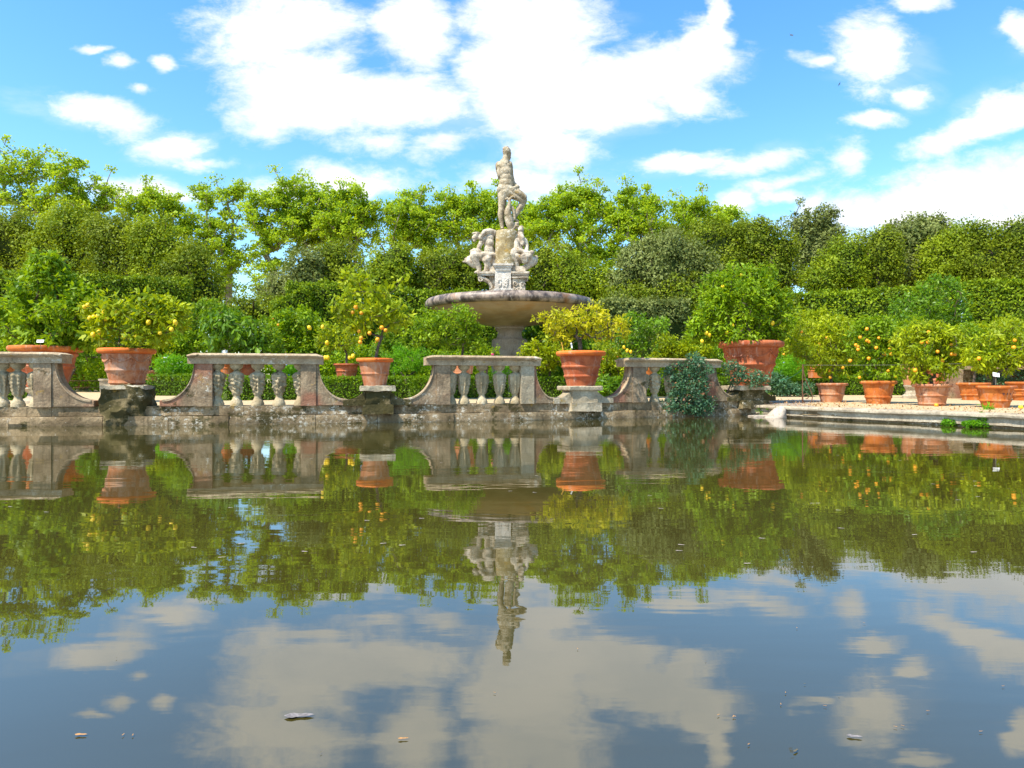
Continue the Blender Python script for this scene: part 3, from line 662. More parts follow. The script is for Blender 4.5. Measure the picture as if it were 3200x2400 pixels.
potted('citrus tree with yellow leaves and bare crooked limbs in a dark red pot', 1815, 15.15, 1098, 1207, 77, 43,
       [(1790,990,70,45),(1880,1020,85,40),(1735,1010,45,45),(1858,962,38,20),(1930,1030,45,35),(1840,1000,70,40),(1760,1050,40,25),(1690,985,22,20)], 'citrus_yellow', .085, .45, 120, 26, .12, 'terra_red', (.28, .55), False,
       None, tr=.045, fork=.25, rmin=.009, rim='terra_rim')
potted('tall dense lemon tree in the largest garlanded terracotta pot at the wall end', 2345, 17.15, 1068, 1207, 98, 51,
       [(2320,950,120,95),(2300,870,75,60),(2225,1010,70,70),(2420,990,62,75),(2330,1045,130,32),(2395,850,35,35),(2240,920,60,60),(2400,920,70,60),(2180,1040,35,40)], 'citrus', .10, .45, 330, 40, .16, 'terra_red', (.12, .48), True,
       'lemon', [(2317,860),(2259,896),(2208,1041),(2217,1047),(2194,1066),(2272,1039),(2312,1037),(2414,1010),(2290,1018),(2330,985)], tr=.075, fork=.2, fsc=1.2, shell=.25)
potted('small leafy mandarin tree in the pale-rimmed pot nearest the rusty bracket', 2598, 17.6, 1197, 1261, 47, 29,
       [(2560,1085,80,80),(2600,1030,75,50),(2530,1050,55,55),(2600,1140,65,45),(2650,1080,40,60)], 'lime', .095, .32, 170, 34, .13, 'terra_pale', (.45,), False,
       'orange', [(2634,1149),(2593,1159),(2594,1179),(2583,1055),(2560,1075),(2505,1037)], tr=.03, fork=.15, droop=.9, fsc=.95)
potted('mandarin tree crowded with orange fruit in a plain orange pot', 2745, 16.5, 1190, 1266, 52, 31,
       [(2740,1080,72,80),(2695,1060,45,55),(2795,1085,42,65),(2745,1155,75,35),(2740,1020,50,35)], 'citrus', .105, .38, 150, 34, .13, 'terra_orange', (.33,), False,
       'orange', [(2674,1078),(2681,1083),(2681,1092),(2709,1064),(2716,1068),(2709,1028),(2738,1087),(2762,1105),(2785,1107),(2780,1092),(2781,1067),(2715,1120),(2686,1179),(2775,1159),(2798,1176),(2791,1201),(2746,1056),(2657,1127),(2688,1054),(2766,1107)], tr=.03, fork=.15, droop=.7)
potted('drooping mandarin tree in a broad two-banded red and cream pot', 2912, 15.2, 1200, 1272, 55, 34,
       [(2900,1085,90,80),(2850,1065,55,55),(2975,1090,50,75),(2905,1150,85,40),(2900,1030,60,30)], 'lime', .11, .34, 170, 34, .13, 'terra_pale', (.14, .50), False,
       'orange', [(2973,1077),(2973,1107),(2984,1107),(2930,1099),(2860,1157),(2944,1127),(2901,1038),(2899,1069),(2880,1070)], tr=.035, fork=.15, droop=.9)
potted('citrus tree in the orange pot with 977 painted on its side', 3110, 14.15, 1205, 1278, 56, 34,
       [(3125,1080,75,60),(3185,1070,60,75),(3060,1110,45,40),(3120,1130,70,30)], 'lime', .10, .36, 120, 32, .13, 'terra_orange', (.36,), False,
       'orange', [(3168,1086),(3059,1120),(3171,1063)], tr=.03, fork=.2, droop=.6)
potted('citrus tree in the plain pale orange pot just behind the numbered pot', 3042, 18.9, 1196, 1254, 46, 28,
       [(3045,1085,55,60),(3020,1050,50,45),(3070,1120,35,30)], 'citrus', .10, .4, 80, 30, .13, 'terra_orange', (.34,), False, None, tr=.03, fork=.3)
potted('citrus tree in an orange pot cut by the right edge of the photo', 3212, 18.6, 1193, 1256, 58, 36,
       [(3200,1080,70,70),(3170,1040,60,50),(3260,1080,70,70)], 'lime', .10, .4, 110, 30, .13, 'terra_orange', (.34, .6), False, 'orange', [(3150,1075)], extra=3, tr=.03, fork=.2)
potted('tall pot on a waisted pale stone foot between the two mandarin trees', 2852, 20.4, 1122, 1204, 41, 24,
       [(2850,1040,75,50),(2800,1050,45,45),(2850,1085,60,30)], 'citrus', .10, .42, 90, 28, .14, 'terra_pale', (.3, .6), False, None, foot=('waisted pale stone foot behind the broad two-banded pot', 1), tr=.03, fork=.25)
potted('leaning lemon tree in a half hidden pot behind the smallest pot on the wall', 1083, 20.3, 1137, 1184, 40, 28,
       [(1065,1040,60,50),(1020,1060,35,45),(1100,1075,35,30)], 'lime', .10, .42, 60, 22, .14, 'terra_red', (.5,), False,
       'lemon', [(1022,1071),(1024,1118),(1016,1118),(1092,1118),(1103,1113),(967,1024),(1008,1021)], tr=.03, fork=.3, fsc=1.4)
potted('light green bushy citrus tree behind the rail in front of the fountain bowl', 1444, 19.6, 1112, 1168, 44, 32,
       [(1400,1030,90,65),(1330,1020,60,60),(1475,1050,40,55),(1440,990,60,38),(1290,1050,35,35)], 'citrus', .085, .5, 190, 34, .14, 'terra_pale', (.5,), False, None, tr=.03, fork=.35)
potted('large-leaved drooping citrus tree behind the long balustrade section', 708, 20.0, 1122, 1181, 30, 26,
       [(735,1035,80,60),(690,1010,50,50),(790,1065,45,40),(670,1075,30,25)], 'citrus_dark', .19, .42, 90, 20, .2, 'terra_orange', (.5,), True, None, tr=.03, fork=.15, droop=1.4)
potted('small citrus in a terracotta pot seen between the carved balusters', 778, 20.4, 1128, 1178, 30, 24,
       [(825,1040,45,50),(850,1070,40,40),(810,1090,40,25)], 'citrus', .10, .45, 60, 26, .15, 'terra_red', (.5,), True, 'orange', [(869,1015)], tr=.04, fork=.2)
potted('lemon tree with low hanging lemons right of the yellow-leaved tree', 2012, 20.6, 1128, 1182, 34, 26,
       [(1990,1030,60,55),(2040,1010,45,50),(1960,1060,45,35),(2010,1085,50,25)], 'citrus_dark', .10, .45, 100, 28, .14, 'terra_orange', (.5,), False,
       'lemon', [(1950,1085),(1960,1095),(1971,1099)], tr=.03, fork=.25, fsc=1.3)
potted('dark glossy citrus tree rising behind the mandarin pots at right', 2930, 23.5, 1150, 1225, 36, 26,
       [(2870,970,90,60),(2955,950,70,80),(2920,900,60,35),(2830,1010,60,40),(2980,1020,60,50)], 'citrus_dark', .12, .42, 190, 32, .18, 'terra_red', (.5,), False, None, tr=.05, fork=.6)
potted('small lemon tree in a pot on a slab behind the iron railing', 256, 29.5, 1165, 1213, 34, 22,
       [(250,1120,35,30),(300,1140,30,30),(225,1150,18,25)], 'lime', .10, .5, 60, 34, .2, 'terra_pale', (.3, .6), False, 'lemon', [(268,1130),(285,1113),(283,1150),(310,1145),(212,1165)], extra=6, tr=.03, fork=.25, fsc=1.2,
       foot=('flat stone slab under the small pot behind the railing', 1))
potted('pot with a citrus bush behind the leftmost balusters', 18, 20.5, 1132, 1178, 30, 24,
       [(0,1070,60,50),(40,1090,50,40)], 'citrus', .10, .45, 70, 26, .16, 'terra_orange', (.5,), False, None, tr=.03, fork=.2)
potted('low pot right of the mossy pedestal with yellow fruit above the clipped hedge', 472, 24.3, 1158, 1200, 20, 15,
       [(470,1105,40,35),(510,1090,30,30)], 'lime', .10, .5, 60, 28, .16, 'terra_pale', (.5,), False, 'lemon', [(508,1121)], tr=.03, fork=.15)
potted('bush in a garlanded orange pot behind the low border right of the largest pot', 2548, 23.2, 1138, 1181, 27, 20,
       [(2480,1060,50,50),(2540,1080,60,45),(2500,1020,40,40)], 'lime', .10, .4, 110, 28, .17, 'terra_orange', (.5,), True, 'orange', [(2449,1107)], tr=.03, fork=.15)
# painted number on the orange pot
rt_n = bpy.data.objects['potted_citrus_tree.008'] if 'potted_citrus_tree.008' in bpy.data.objects else None
for o in list(COL.objects):
    if o.get('label', '').find('977') >= 0:
        X, Y, zb = LOC[o.name]; zt = at(0, 1205, 14.15)[2]; rt = 56/F*14.15; rb = 34/F*14.15
        for k, ch in enumerate('977'):
            cu = bpy.data.curves.new('digit', 'FONT'); cu.body = ch; cu.size = .095; cu.align_x = 'CENTER'; cu.align_y = 'CENTER'; cu.extrude = .004
            tmp = bpy.data.objects.new('tmp', cu); COL.objects.link(tmp); bpy.context.view_layer.update()
            me = bpy.data.meshes.new_from_object(tmp.evaluated_get(bpy.context.evaluated_depsgraph_get())); bpy.data.objects.remove(tmp)
            me.materials.clear(); me.materials.append(M['ink'])
            q = .66; r = rb+(rt*.9-rb)*q**.92+.004; a = math.radians(-90-8+14*k); z = zb+(zt-zb)*(q+.01*(k-1))
            d = link('painted_digit', me, o, loc=(X+r*math.cos(a), Y+r*math.sin(a), z)); d.rotation_euler = (math.radians(90-18), 0, a+math.pi/2)
# ------------------------------------------------------------------ shrubs, borders, clipped hedges
def shrub(label, lobes, Y, mat, leaf=.09, n=3500, aspect=.5, cat='shrub', name='shrub', group=None, flower=None, nf=0, fpos=(), upz=.6, clump=.14, fs=.03, stems=True):
    lw = lobes_world(lobes, Y); ncl = max(20, n//30); cents, dd = sample_lobes(lw, ncl, .55); gz = ground_z(Y)
    bx = np.mean([l[0][0] for l in lw]); root = thing(name, (bx, Y, gz), label, cat, group)
    cents[:, 2] = np.maximum(cents[:, 2], gz+.05)
    if stems: skeleton((bx, Y, gz-.03), (bx, Y, gz+.25), cents[:60], .04, .006).build('stems', M['bark'], root)
    ids = R.randint(0, ncl, n); o = R.normal(size=(n, 3)); o /= np.linalg.norm(o, axis=1)[:, None]
    P = cents[ids]+o*(clump*R.rand(n)**.5)[:, None]; P[:, 2] = np.maximum(P[:, 2], gz+.02)
    V, Q, T = leaves(P, leaf, aspect, o, upz, .5, .1, tintc=R.rand(ncl)[ids]); np_mesh('foliage', V, Q, M[mat], tint=T, parent=root)
    if flower:
        Pf, _ = sample_lobes(lw, nf, .95); Pf = list(Pf)+[at(a_, b_, Y-.2) for a_, b_ in fpos]
        for p in Pf:
            fb_ = MB(); fb_.ell((0, 0, 0), (fs, fs, fs*.6), 8, 5); k_ = 'fl'+flower+str(fs)
            if k_ not in FR:
                fb_.rough(fs*.4, 40); me = bpy.data.meshes.new('flower'); me.from_pydata(fb_.v, [], fb_.f); me.materials.append(M[flower]); FR[k_] = me
            link('flower', FR[k_], root, loc=p)
    return root
SG = 'shrubs of the garden beds'
shrub('red-tipped rose bush left of the middle, under the gap in the trees', [(640,985,100,45),(700,1000,80,45),(600,1030,80,60),(680,1050,120,60)], 26, 'rose', .11, 9000, group=SG)
shrub('yellow-green citrus-like bush right of the mossy pedestal pot', [(560,1060,60,60),(520,1100,60,50),(600,1090,50,50),(440,1060,50,60)], 24.8, 'citrus', .11, 6500, group=SG)
shrub('tall bush filling the space behind the far left tree', [(30,1040,70,80),(100,1050,60,60),(300,1060,60,70),(230,1100,50,50),(370,1080,60,60)], 27, 'citrus_dark', .13, 8000, group=SG)
shrub('green bush left of the smallest pot on the wall', [(880,1040,70,65),(940,1010,70,50),(930,1080,70,50),(990,1060,50,60)], 24, 'citrus', .11, 8000, group=SG, flower='petal_orange', nf=5)
shrub('bush studded with small orange blooms right of the smallest pot', [(1240,1050,60,45),(1290,1080,50,50),(1200,1090,40,40),(1250,990,40,40)], 24.2, 'rose', .10, 5500, group=SG, flower='petal_orange', nf=6, fpos=[(1271,1056),(1284,1075),(1258,1068)])
shrub('feathery pale bush right of the smallest pot standing on the wall', [(1265,1130,65,40),(1240,1110,45,35),(1310,1120,40,40)], 21.3, 'fern', .09, 4500, .22, group=SG)
shrub('low rose bush with one pink bloom left of the fountain column', [(1540,1110,30,25),(1500,1100,25,25)], 21, 'citrus', .08, 900, group=SG, flower='petal_pink', nf=0, fpos=[(1538,1108)], fs=.055)
shrub('leafy low bush right of the fountain column', [(1650,1100,40,28),(1700,1090,50,40),(1740,1120,50,35),(1690,1130,60,30)], 21.6, 'lime', .10, 4200, group=SG, flower='lemon', nf=2, fpos=[(1676,1095)], fs=.05)
shrub('dense bush beneath the bowl on the right side of the column', [(1690,1050,60,50),(1760,1060,70,50),(1850,1090,80,40),(1660,1085,40,40)], 27.5, 'citrus_dark', .12, 7000, group=SG)
shrub('border bush with orange blooms between the two right pedestals', [(1900,1110,50,50),(1890,1150,50,35),(1940,1160,40,30)], 22.2, 'lime', .09, 3500, group=SG, flower='petal_orange', nf=7, fpos=[(1940,1140),(1885,1165)])
shrub('light bush above the rail right of the low hanging lemons', [(2080,1080,45,35),(2120,1100,50,30),(2170,1090,50,35),(2060,1110,35,30)], 22.6, 'lime', .09, 4500, group=SG)
shrub('shrub behind the right end of the rose-covered section', [(2200,1110,50,50),(2260,1150,40,40),(2170,1150,60,40)], 23, 'citrus', .09, 4500, group=SG)
shrub('round feathery bright green bush right of the largest pot', [(2475,1150,42,36),(2440,1165,25,20)], 22.2, 'fern', .10, 5200, .16, group=SG, stems=False)
shrub('leafy border of bluish plants with orange blooms on the gravel edge at right', [(2440,1210,45,25),(2500,1215,40,22),(2420,1185,30,25)], 22.0, 'blue_rose', .09, 3200, group=SG, flower='petal_orange', nf=9, stems=False)
shrub('bush with blue blooms behind the largest pot', [(2425,1140,28,30)], 23.4, 'fern', .09, 1200, .3, group=SG, flower='petal_blue', nf=9, fs=.04)
shrub('big yellow-green bush behind the first mandarin pot', [(2500,1020,60,60),(2450,1060,50,60),(2640,1060,60,60),(2570,1010,70,50)], 25.5, 'lime', .12, 8500, group=SG, flower='orange', nf=4, fs=.05)
shrub('tall dark bush behind the orange-laden mandarin tree', [(2720,1060,80,60),(2660,1120,60,60),(2800,1080,70,60),(2700,1180,80,40)], 24.6, 'citrus', .12, 8000, group=SG)
shrub('yellow-green bush behind the numbered pot', [(3060,1060,70,55),(3150,1050,70,60),(3220,1080,60,80),(3000,1090,50,60)], 23, 'lime', .12, 8500, group=SG, flower='orange', nf=4, fs=.05)
shrub('rose bush with pink and orange blooms behind the numbered pot', [(3150,1175,70,40),(3190,1190,60,40),(3080,1180,40,30)], 20.8, 'blue_rose', .08, 4200, group=SG, flower='petal_orange', nf=6)
shrub('clump of white flowers with strap leaves beside the embossed pot', [(530,1140,50,28),(580,1150,35,25)], 23.6, 'fern', .14, 3000, .16, cat='flowers', name='flower_clump', flower='petal_white', nf=6, fpos=[(513,1131),(537,1138),(563,1142),(548,1147),(556,1135),(500,1152)], fs=.04, stems=False)
shrub('blue-flowered clump behind the long section, seen between balusters', [(895,1160,35,25)], 21.5, 'fern', .11, 1400, .2, cat='flowers', name='flower_clump', flower='petal_blue', nf=10, fs=.035, stems=False)
shrub('rounded bright green tuft between the balusters in front of the fountain', [(1590,1160,30,26),(1560,1175,30,18)], 21.6, 'fern', .10, 1800, .2, cat='plant', name='plant_tuft', stems=False)
shrub('broad-leaved plants with drooping orange blooms right of the moulded pedestal', [(1890,1210,50,28),(1940,1225,40,20)], 20.3, 'citrus_dark', .15, 1600, .3, cat='plant', name='plant_clump', flower='petal_orange', nf=6, stems=False)
P_ = []
for k in range(46000):
    u_ = R.rand(); px = -150+3500*u_; Y = 27.6+1.6*R.rand(); top = 1.5+.9*mnoise.noise(Vector((px*.004, 1, 3)))+.5*mnoise.noise(Vector((px*.02, Y, 7)))
    P_.append(((px-1600)/F*Y, Y, ground_z(Y)+top*R.rand()**.6))
V, Q, T = leaves(np.array(P_), .15, .5, None, .8); setp(np_mesh('undergrowth', V, Q, M['citrus'], tint=T), 'leafy undergrowth filling the garden beds behind the pots', 'undergrowth', kind='stuff')
def climb(label, lobes, Yf, mat, n, leaf, name='climbing_rose', nf=0):
    P = []; 
    lw = [(at(px, py, Yf), np.array([rx/F*Yf, .22, ry/F*Yf])) for px, py, rx, ry in lobes]; ncl = n//22
    cents, dd = sample_lobes(lw, ncl, .5); b0 = lw[0][0]; root = thing(name, (b0[0], b0[1], .36), label, 'climbing plant')
    skeleton((b0[0]-.2, b0[1]+.35, .3), b0, cents[:70], .018, .005).build('stems', M['bark'], root)
    ids = R.randint(0, ncl, n); o = R.normal(size=(n, 3)); o /= np.linalg.norm(o, axis=1)[:, None]
    V, Q, T = leaves(cents[ids]+o*(.1*R.rand(n)**.5)[:, None], leaf, .6, o, .6, .4, .2); np_mesh('foliage', V, Q, M[mat], tint=T, parent=root)
climb('blue-green climbing rose spilling over the balustrade down to the water', [(2150,1200,65,50),(2160,1250,75,40),(2130,1160,60,30),(2090,1270,28,30),(2190,1275,45,22),(2170,1130,25,22),(2200,1160,25,40)], 15.7, 'blue_rose', 6500, .055)
climb('blue-green rose sprays hanging round the foot of the largest pot', [(2300,1160,35,18),(2340,1190,50,18),(2385,1180,20,14),(2270,1140,22,14),(2345,1175,40,15)], 16.35, 'blue_rose', 1900, .055)
def hedge(label, A, B, z1, th, mat, leaf, dens, name='clipped_hedge', cat='hedge', group=None, rough=.12, z0=None, zB=None, rs=1.2, core_in=.25):
    """hedge from A to B (x, y): leafy skin over a solid core of twigs"""
    A = np.array(A, float); B = np.array(B, float); L = np.linalg.norm(B-A); tx = (B-A)/L; nx = np.array([tx[1], -tx[0]])  # nx towards the camera side
    zB = z1 if zB is None else zB; g0 = min(ground_z(A[1]), ground_z(B[1]))-.05 if z0 is None else z0
    root = thing(name, (*(A+B)/2, g0), label, cat, group)
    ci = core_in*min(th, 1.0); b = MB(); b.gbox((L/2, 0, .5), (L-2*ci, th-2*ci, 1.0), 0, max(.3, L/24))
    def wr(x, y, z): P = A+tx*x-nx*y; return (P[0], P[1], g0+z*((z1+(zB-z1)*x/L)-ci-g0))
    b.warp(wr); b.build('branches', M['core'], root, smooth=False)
    areas = [L*(z1-g0), L*th, th*(z1-g0)*2]; V_ = []
    hgt = z1-g0; P = []; O = []
    for k, ar in enumerate(areas):
        n = int(ar*dens*(1.15 if k == 1 else 1)); u_ = R.rand(n); v_ = R.rand(n)
        top = g0+(z1+(zB-z1)*u_-g0)
        if k == 0: x = u_*L; y = np.full(n, -th/2); z = g0+(top-g0)*v_; oo = np.tile([nx[0], nx[1], 0], (n, 1))
        elif k == 1: x = u_*L; y = (v_-.5)*th; z = top; oo = np.tile([0, 0, 1.], (n, 1))
        else: sd = R.rand(n) < .5; x = np.where(sd, 0, L); y = (v_-.5)*th; z = g0+(np.where(sd, z1, zB)-g0)*u_; oo = np.where(sd, -1, 1)[:, None]*np.array([tx[0], tx[1], 0])
        xy = A+np.outer(x, tx)-np.outer(y, nx); p = np.c_[xy, z]
        nv = np.array([mnoise.fractal(Vector(q*rs), .8, 2.1, 4) for q in p]) if n else np.zeros(0)
        p = p+oo*(nv*rough-.4*rough*R.rand(n))[:, None]; P.append(p); O.append(oo+0*p)
    P = np.concatenate(P); O = np.concatenate(O).astype(float)
    V, Q, T = leaves(P, leaf, .6, O, .5, 1.0, 0, .35, axo=.15); np_mesh('foliage', V, Q, M[mat], tint=T, parent=root)
    return root
def hx(px, Y): return ((px-1600)/F*Y, Y)
BH = 'low box hedges edging the flower beds'
hedge('low box hedge behind the leftmost balusters', hx(-250, 19.4), hx(112, 19.0), .98, .6, 'box', .05, 900, group=BH, rough=.05, rs=4)
hedge('low box hedge between the embossed pot and the long balustrade section', hx(446, 23.4), hx(612, 23.0), 1.05, .8, 'box', .055, 800, group=BH, rough=.05, rs=4)
hedge('low box hedge behind the long balustrade section', hx(690, 18.9), hx(1290, 20.4), .96, .7, 'box', .05, 900, group=BH, rough=.05, rs=4)
hedge('low box hedge behind the section in front of the fountain', hx(1296, 20.6), hx(1600, 21.4), .97, .7, 'box', .05, 850, group=BH, rough=.06, rs=4)
hedge('low box hedge behind the moulded pedestal, with brown patches', hx(1606, 21.4), hx(1950, 22.0), .97, .6, 'box', .05, 850, group=BH, rough=.07, rs=4)
hedge('low box hedge behind the rose-covered section', hx(1956, 22.0), hx(2330, 22.8), .97, .6, 'box', .05, 800, group=BH, rough=.06, rs=4)
hedge('low box hedge along the gravel behind the mandarin pots', hx(2395, 23.9), hx(2830, 23.6), 1.02, .6, 'box', .055, 800, group=BH, rough=.07, rs=4)
hedge('low box hedge beyond the stone block and railing at left', hx(205, 31.0), hx(440, 31.0), .95, .8, 'box', .06, 600, group=BH, rough=.06, rs=4)
TH = 'tall clipped hedges enclosing the island garden'
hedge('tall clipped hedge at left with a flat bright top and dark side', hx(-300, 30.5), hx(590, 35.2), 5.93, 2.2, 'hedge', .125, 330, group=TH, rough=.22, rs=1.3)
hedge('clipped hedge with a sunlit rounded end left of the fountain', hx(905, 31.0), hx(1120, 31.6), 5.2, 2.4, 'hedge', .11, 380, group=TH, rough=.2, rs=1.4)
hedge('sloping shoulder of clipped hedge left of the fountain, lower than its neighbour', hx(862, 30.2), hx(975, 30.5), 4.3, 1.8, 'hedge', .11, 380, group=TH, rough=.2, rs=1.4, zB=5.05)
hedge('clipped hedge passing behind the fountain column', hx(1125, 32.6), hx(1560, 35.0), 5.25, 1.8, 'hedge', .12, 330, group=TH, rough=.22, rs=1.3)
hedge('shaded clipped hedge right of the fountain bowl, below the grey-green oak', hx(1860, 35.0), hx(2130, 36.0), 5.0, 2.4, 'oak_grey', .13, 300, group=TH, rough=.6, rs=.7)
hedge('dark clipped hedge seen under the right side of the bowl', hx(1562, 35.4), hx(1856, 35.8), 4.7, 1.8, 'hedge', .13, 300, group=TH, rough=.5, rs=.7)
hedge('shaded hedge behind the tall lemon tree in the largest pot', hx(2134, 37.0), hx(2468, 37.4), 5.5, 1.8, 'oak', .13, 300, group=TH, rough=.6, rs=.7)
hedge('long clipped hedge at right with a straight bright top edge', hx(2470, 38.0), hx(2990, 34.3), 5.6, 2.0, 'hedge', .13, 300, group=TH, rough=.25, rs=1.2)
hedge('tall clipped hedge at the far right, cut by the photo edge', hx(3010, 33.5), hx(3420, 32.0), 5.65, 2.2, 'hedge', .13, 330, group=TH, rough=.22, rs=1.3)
# ------------------------------------------------------------------ background trees
def oak(label, lobes, Y, mat, leaf=.135, dens=70, puff=.62, name='holm_oak', group='evergreen oaks behind the hedges', depth=.7, trunkpx=None):
    lw = lobes_world(lobes, Y, depth); gz = ground_z(Y); bx = np.mean([l[0][0] for l in lw])
    root = thing(name, (bx, Y, gz), label, 'tree', group); P = []; O = []; T_ = []; cents = []
    for c, a in lw:
        S = 4*math.pi*((a[0]*a[2])**1.0); npf = max(6, int(S/(puff*puff*2.9)))
        i = np.arange(npf)+.5; ph = np.arccos(1-2*i/npf); th = math.pi*(1+5**.5)*i+R.rand()*6
        d = np.c_[np.cos(th)*np.sin(ph), np.sin(th)*np.sin(ph), np.cos(ph)]+R.normal(size=(npf, 3))*.12; d /= np.linalg.norm(d, axis=1)[:, None]
        pr = puff*(.5+.95*R.rand(npf)); nf_ = np.array([mnoise.noise(Vector(q*1.7+c)) for q in d]); pc = c+d*(a-pr[:, None]*.5)*(.85+.14*R.rand(npf)+.22*nf_)[:, None]
        keep = np.ones(npf, bool)
        for c2, a2 in lw:
            if c2 is c: continue
            keep &= (((pc-c2)/(a2*.72))**2).sum(1) > 1
        keep &= pc[:, 1] < c[1]+a[1]*.75
        pc = pc[keep]; pr = pr[keep]; dk = d[keep]
        up_ = dk[:, 2] > .15
        if up_.any():
            ii = np.nonzero(up_)[0]; ii = R.choice(ii, max(2, len(ii)//2)); e_ = .1+.6*R.rand(len(ii))**2
            pc = np.concatenate([pc, pc[ii]+dk[ii]*e_[:, None]*np.array([.6, .6, 1.1])+R.normal(size=(len(ii), 3))*.2]); pr = np.concatenate([pr, .22+.2*R.rand(len(ii))]); dk = np.concatenate([dk, dk[ii]])
        if len(pc) == 0: continue
        cents.append(pc); n = np.maximum(8, (dens*2.1*pr*pr*5.5).astype(int)); ids = np.repeat(np.arange(len(pc)), n); k = len(ids)
        o = R.normal(size=(k, 3))+dk[ids]*.7; o /= np.linalg.norm(o, axis=1)[:, None]
        rr2 = pr[ids]*(1+.25*R.normal(size=k)).clip(.2, 1.5); P.append(pc[ids]+o*rr2[:, None]*np.array([1, 1, 1.05])); O.append(o); T_.append(R.rand(len(pc))[ids])
    P = np.concatenate(P); O = np.concatenate(O); T_ = np.concatenate(T_); cents = np.concatenate(cents)
    ok = P[:, 2] > gz; P = P[ok]; O = O[ok]; T_ = T_[ok]
    V, Q, T = leaves(P, leaf, .6, O, .45, 1.7, 0, .3, tintc=T_, axo=.1); np_mesh('crown', V, Q, M[mat], tint=T, parent=root)
    # trunk with limbs and a mass of inner twigs
    sel = cents[R.permutation(len(cents))[:70]]; top = np.mean([l[0] for l in lw], 0); fk = np.array([bx, Y, gz+max(1.2, (top[2]-gz)*.35)])
    skeleton((bx, Y, gz-.1), fk, sel, .28, .02, .1).build('trunk', M['bark'], root)
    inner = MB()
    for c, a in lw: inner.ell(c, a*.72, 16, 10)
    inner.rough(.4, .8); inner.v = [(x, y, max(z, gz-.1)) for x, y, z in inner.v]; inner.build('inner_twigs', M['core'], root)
    return root
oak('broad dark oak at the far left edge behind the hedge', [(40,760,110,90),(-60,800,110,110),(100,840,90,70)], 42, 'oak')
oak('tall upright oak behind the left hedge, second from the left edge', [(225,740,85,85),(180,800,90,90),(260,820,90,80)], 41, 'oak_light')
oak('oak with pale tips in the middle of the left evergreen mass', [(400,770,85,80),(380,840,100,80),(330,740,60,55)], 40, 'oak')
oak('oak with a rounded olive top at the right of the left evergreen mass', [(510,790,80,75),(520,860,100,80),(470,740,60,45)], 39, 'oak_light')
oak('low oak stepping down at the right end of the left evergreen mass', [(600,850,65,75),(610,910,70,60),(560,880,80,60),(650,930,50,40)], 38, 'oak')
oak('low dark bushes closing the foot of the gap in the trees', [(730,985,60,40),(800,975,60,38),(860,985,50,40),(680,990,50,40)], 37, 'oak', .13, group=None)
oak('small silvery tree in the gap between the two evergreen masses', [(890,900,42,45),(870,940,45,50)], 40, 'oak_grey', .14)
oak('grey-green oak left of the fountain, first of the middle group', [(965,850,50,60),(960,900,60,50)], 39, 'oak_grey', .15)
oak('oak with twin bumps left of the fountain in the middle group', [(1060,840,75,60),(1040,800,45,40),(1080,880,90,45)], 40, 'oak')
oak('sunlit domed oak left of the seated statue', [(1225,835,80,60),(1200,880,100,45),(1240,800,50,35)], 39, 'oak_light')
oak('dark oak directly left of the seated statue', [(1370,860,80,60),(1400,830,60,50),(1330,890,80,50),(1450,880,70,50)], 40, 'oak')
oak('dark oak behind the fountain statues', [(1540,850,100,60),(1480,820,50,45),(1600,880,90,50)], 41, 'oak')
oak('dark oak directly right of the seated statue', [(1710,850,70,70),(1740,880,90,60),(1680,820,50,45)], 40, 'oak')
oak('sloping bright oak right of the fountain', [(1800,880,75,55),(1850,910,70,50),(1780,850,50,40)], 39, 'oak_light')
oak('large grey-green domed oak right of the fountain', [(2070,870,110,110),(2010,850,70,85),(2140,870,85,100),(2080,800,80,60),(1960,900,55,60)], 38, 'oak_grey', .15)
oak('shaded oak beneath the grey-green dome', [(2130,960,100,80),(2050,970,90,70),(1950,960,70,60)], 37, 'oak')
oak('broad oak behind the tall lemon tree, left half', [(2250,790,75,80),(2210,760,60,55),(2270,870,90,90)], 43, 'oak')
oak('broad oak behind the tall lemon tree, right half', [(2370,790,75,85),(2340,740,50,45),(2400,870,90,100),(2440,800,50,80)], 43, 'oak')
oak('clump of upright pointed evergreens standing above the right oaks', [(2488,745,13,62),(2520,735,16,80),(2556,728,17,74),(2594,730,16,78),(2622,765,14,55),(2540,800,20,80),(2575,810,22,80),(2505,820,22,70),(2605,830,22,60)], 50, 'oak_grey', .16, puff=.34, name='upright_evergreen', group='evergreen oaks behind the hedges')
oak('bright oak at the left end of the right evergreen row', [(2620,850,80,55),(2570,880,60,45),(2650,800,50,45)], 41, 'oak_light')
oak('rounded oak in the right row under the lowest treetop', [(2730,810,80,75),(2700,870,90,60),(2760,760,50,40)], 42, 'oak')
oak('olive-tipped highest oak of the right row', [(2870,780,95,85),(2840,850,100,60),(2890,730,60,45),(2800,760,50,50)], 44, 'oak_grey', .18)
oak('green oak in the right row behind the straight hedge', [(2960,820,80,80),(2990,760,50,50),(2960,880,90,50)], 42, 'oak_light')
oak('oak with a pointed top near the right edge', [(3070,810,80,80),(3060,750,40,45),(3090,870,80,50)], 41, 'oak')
oak('oak cut by the right edge of the photo', [(3190,800,80,90),(3170,740,50,45),(3200,880,90,60),(3280,800,80,100)], 41, 'oak')
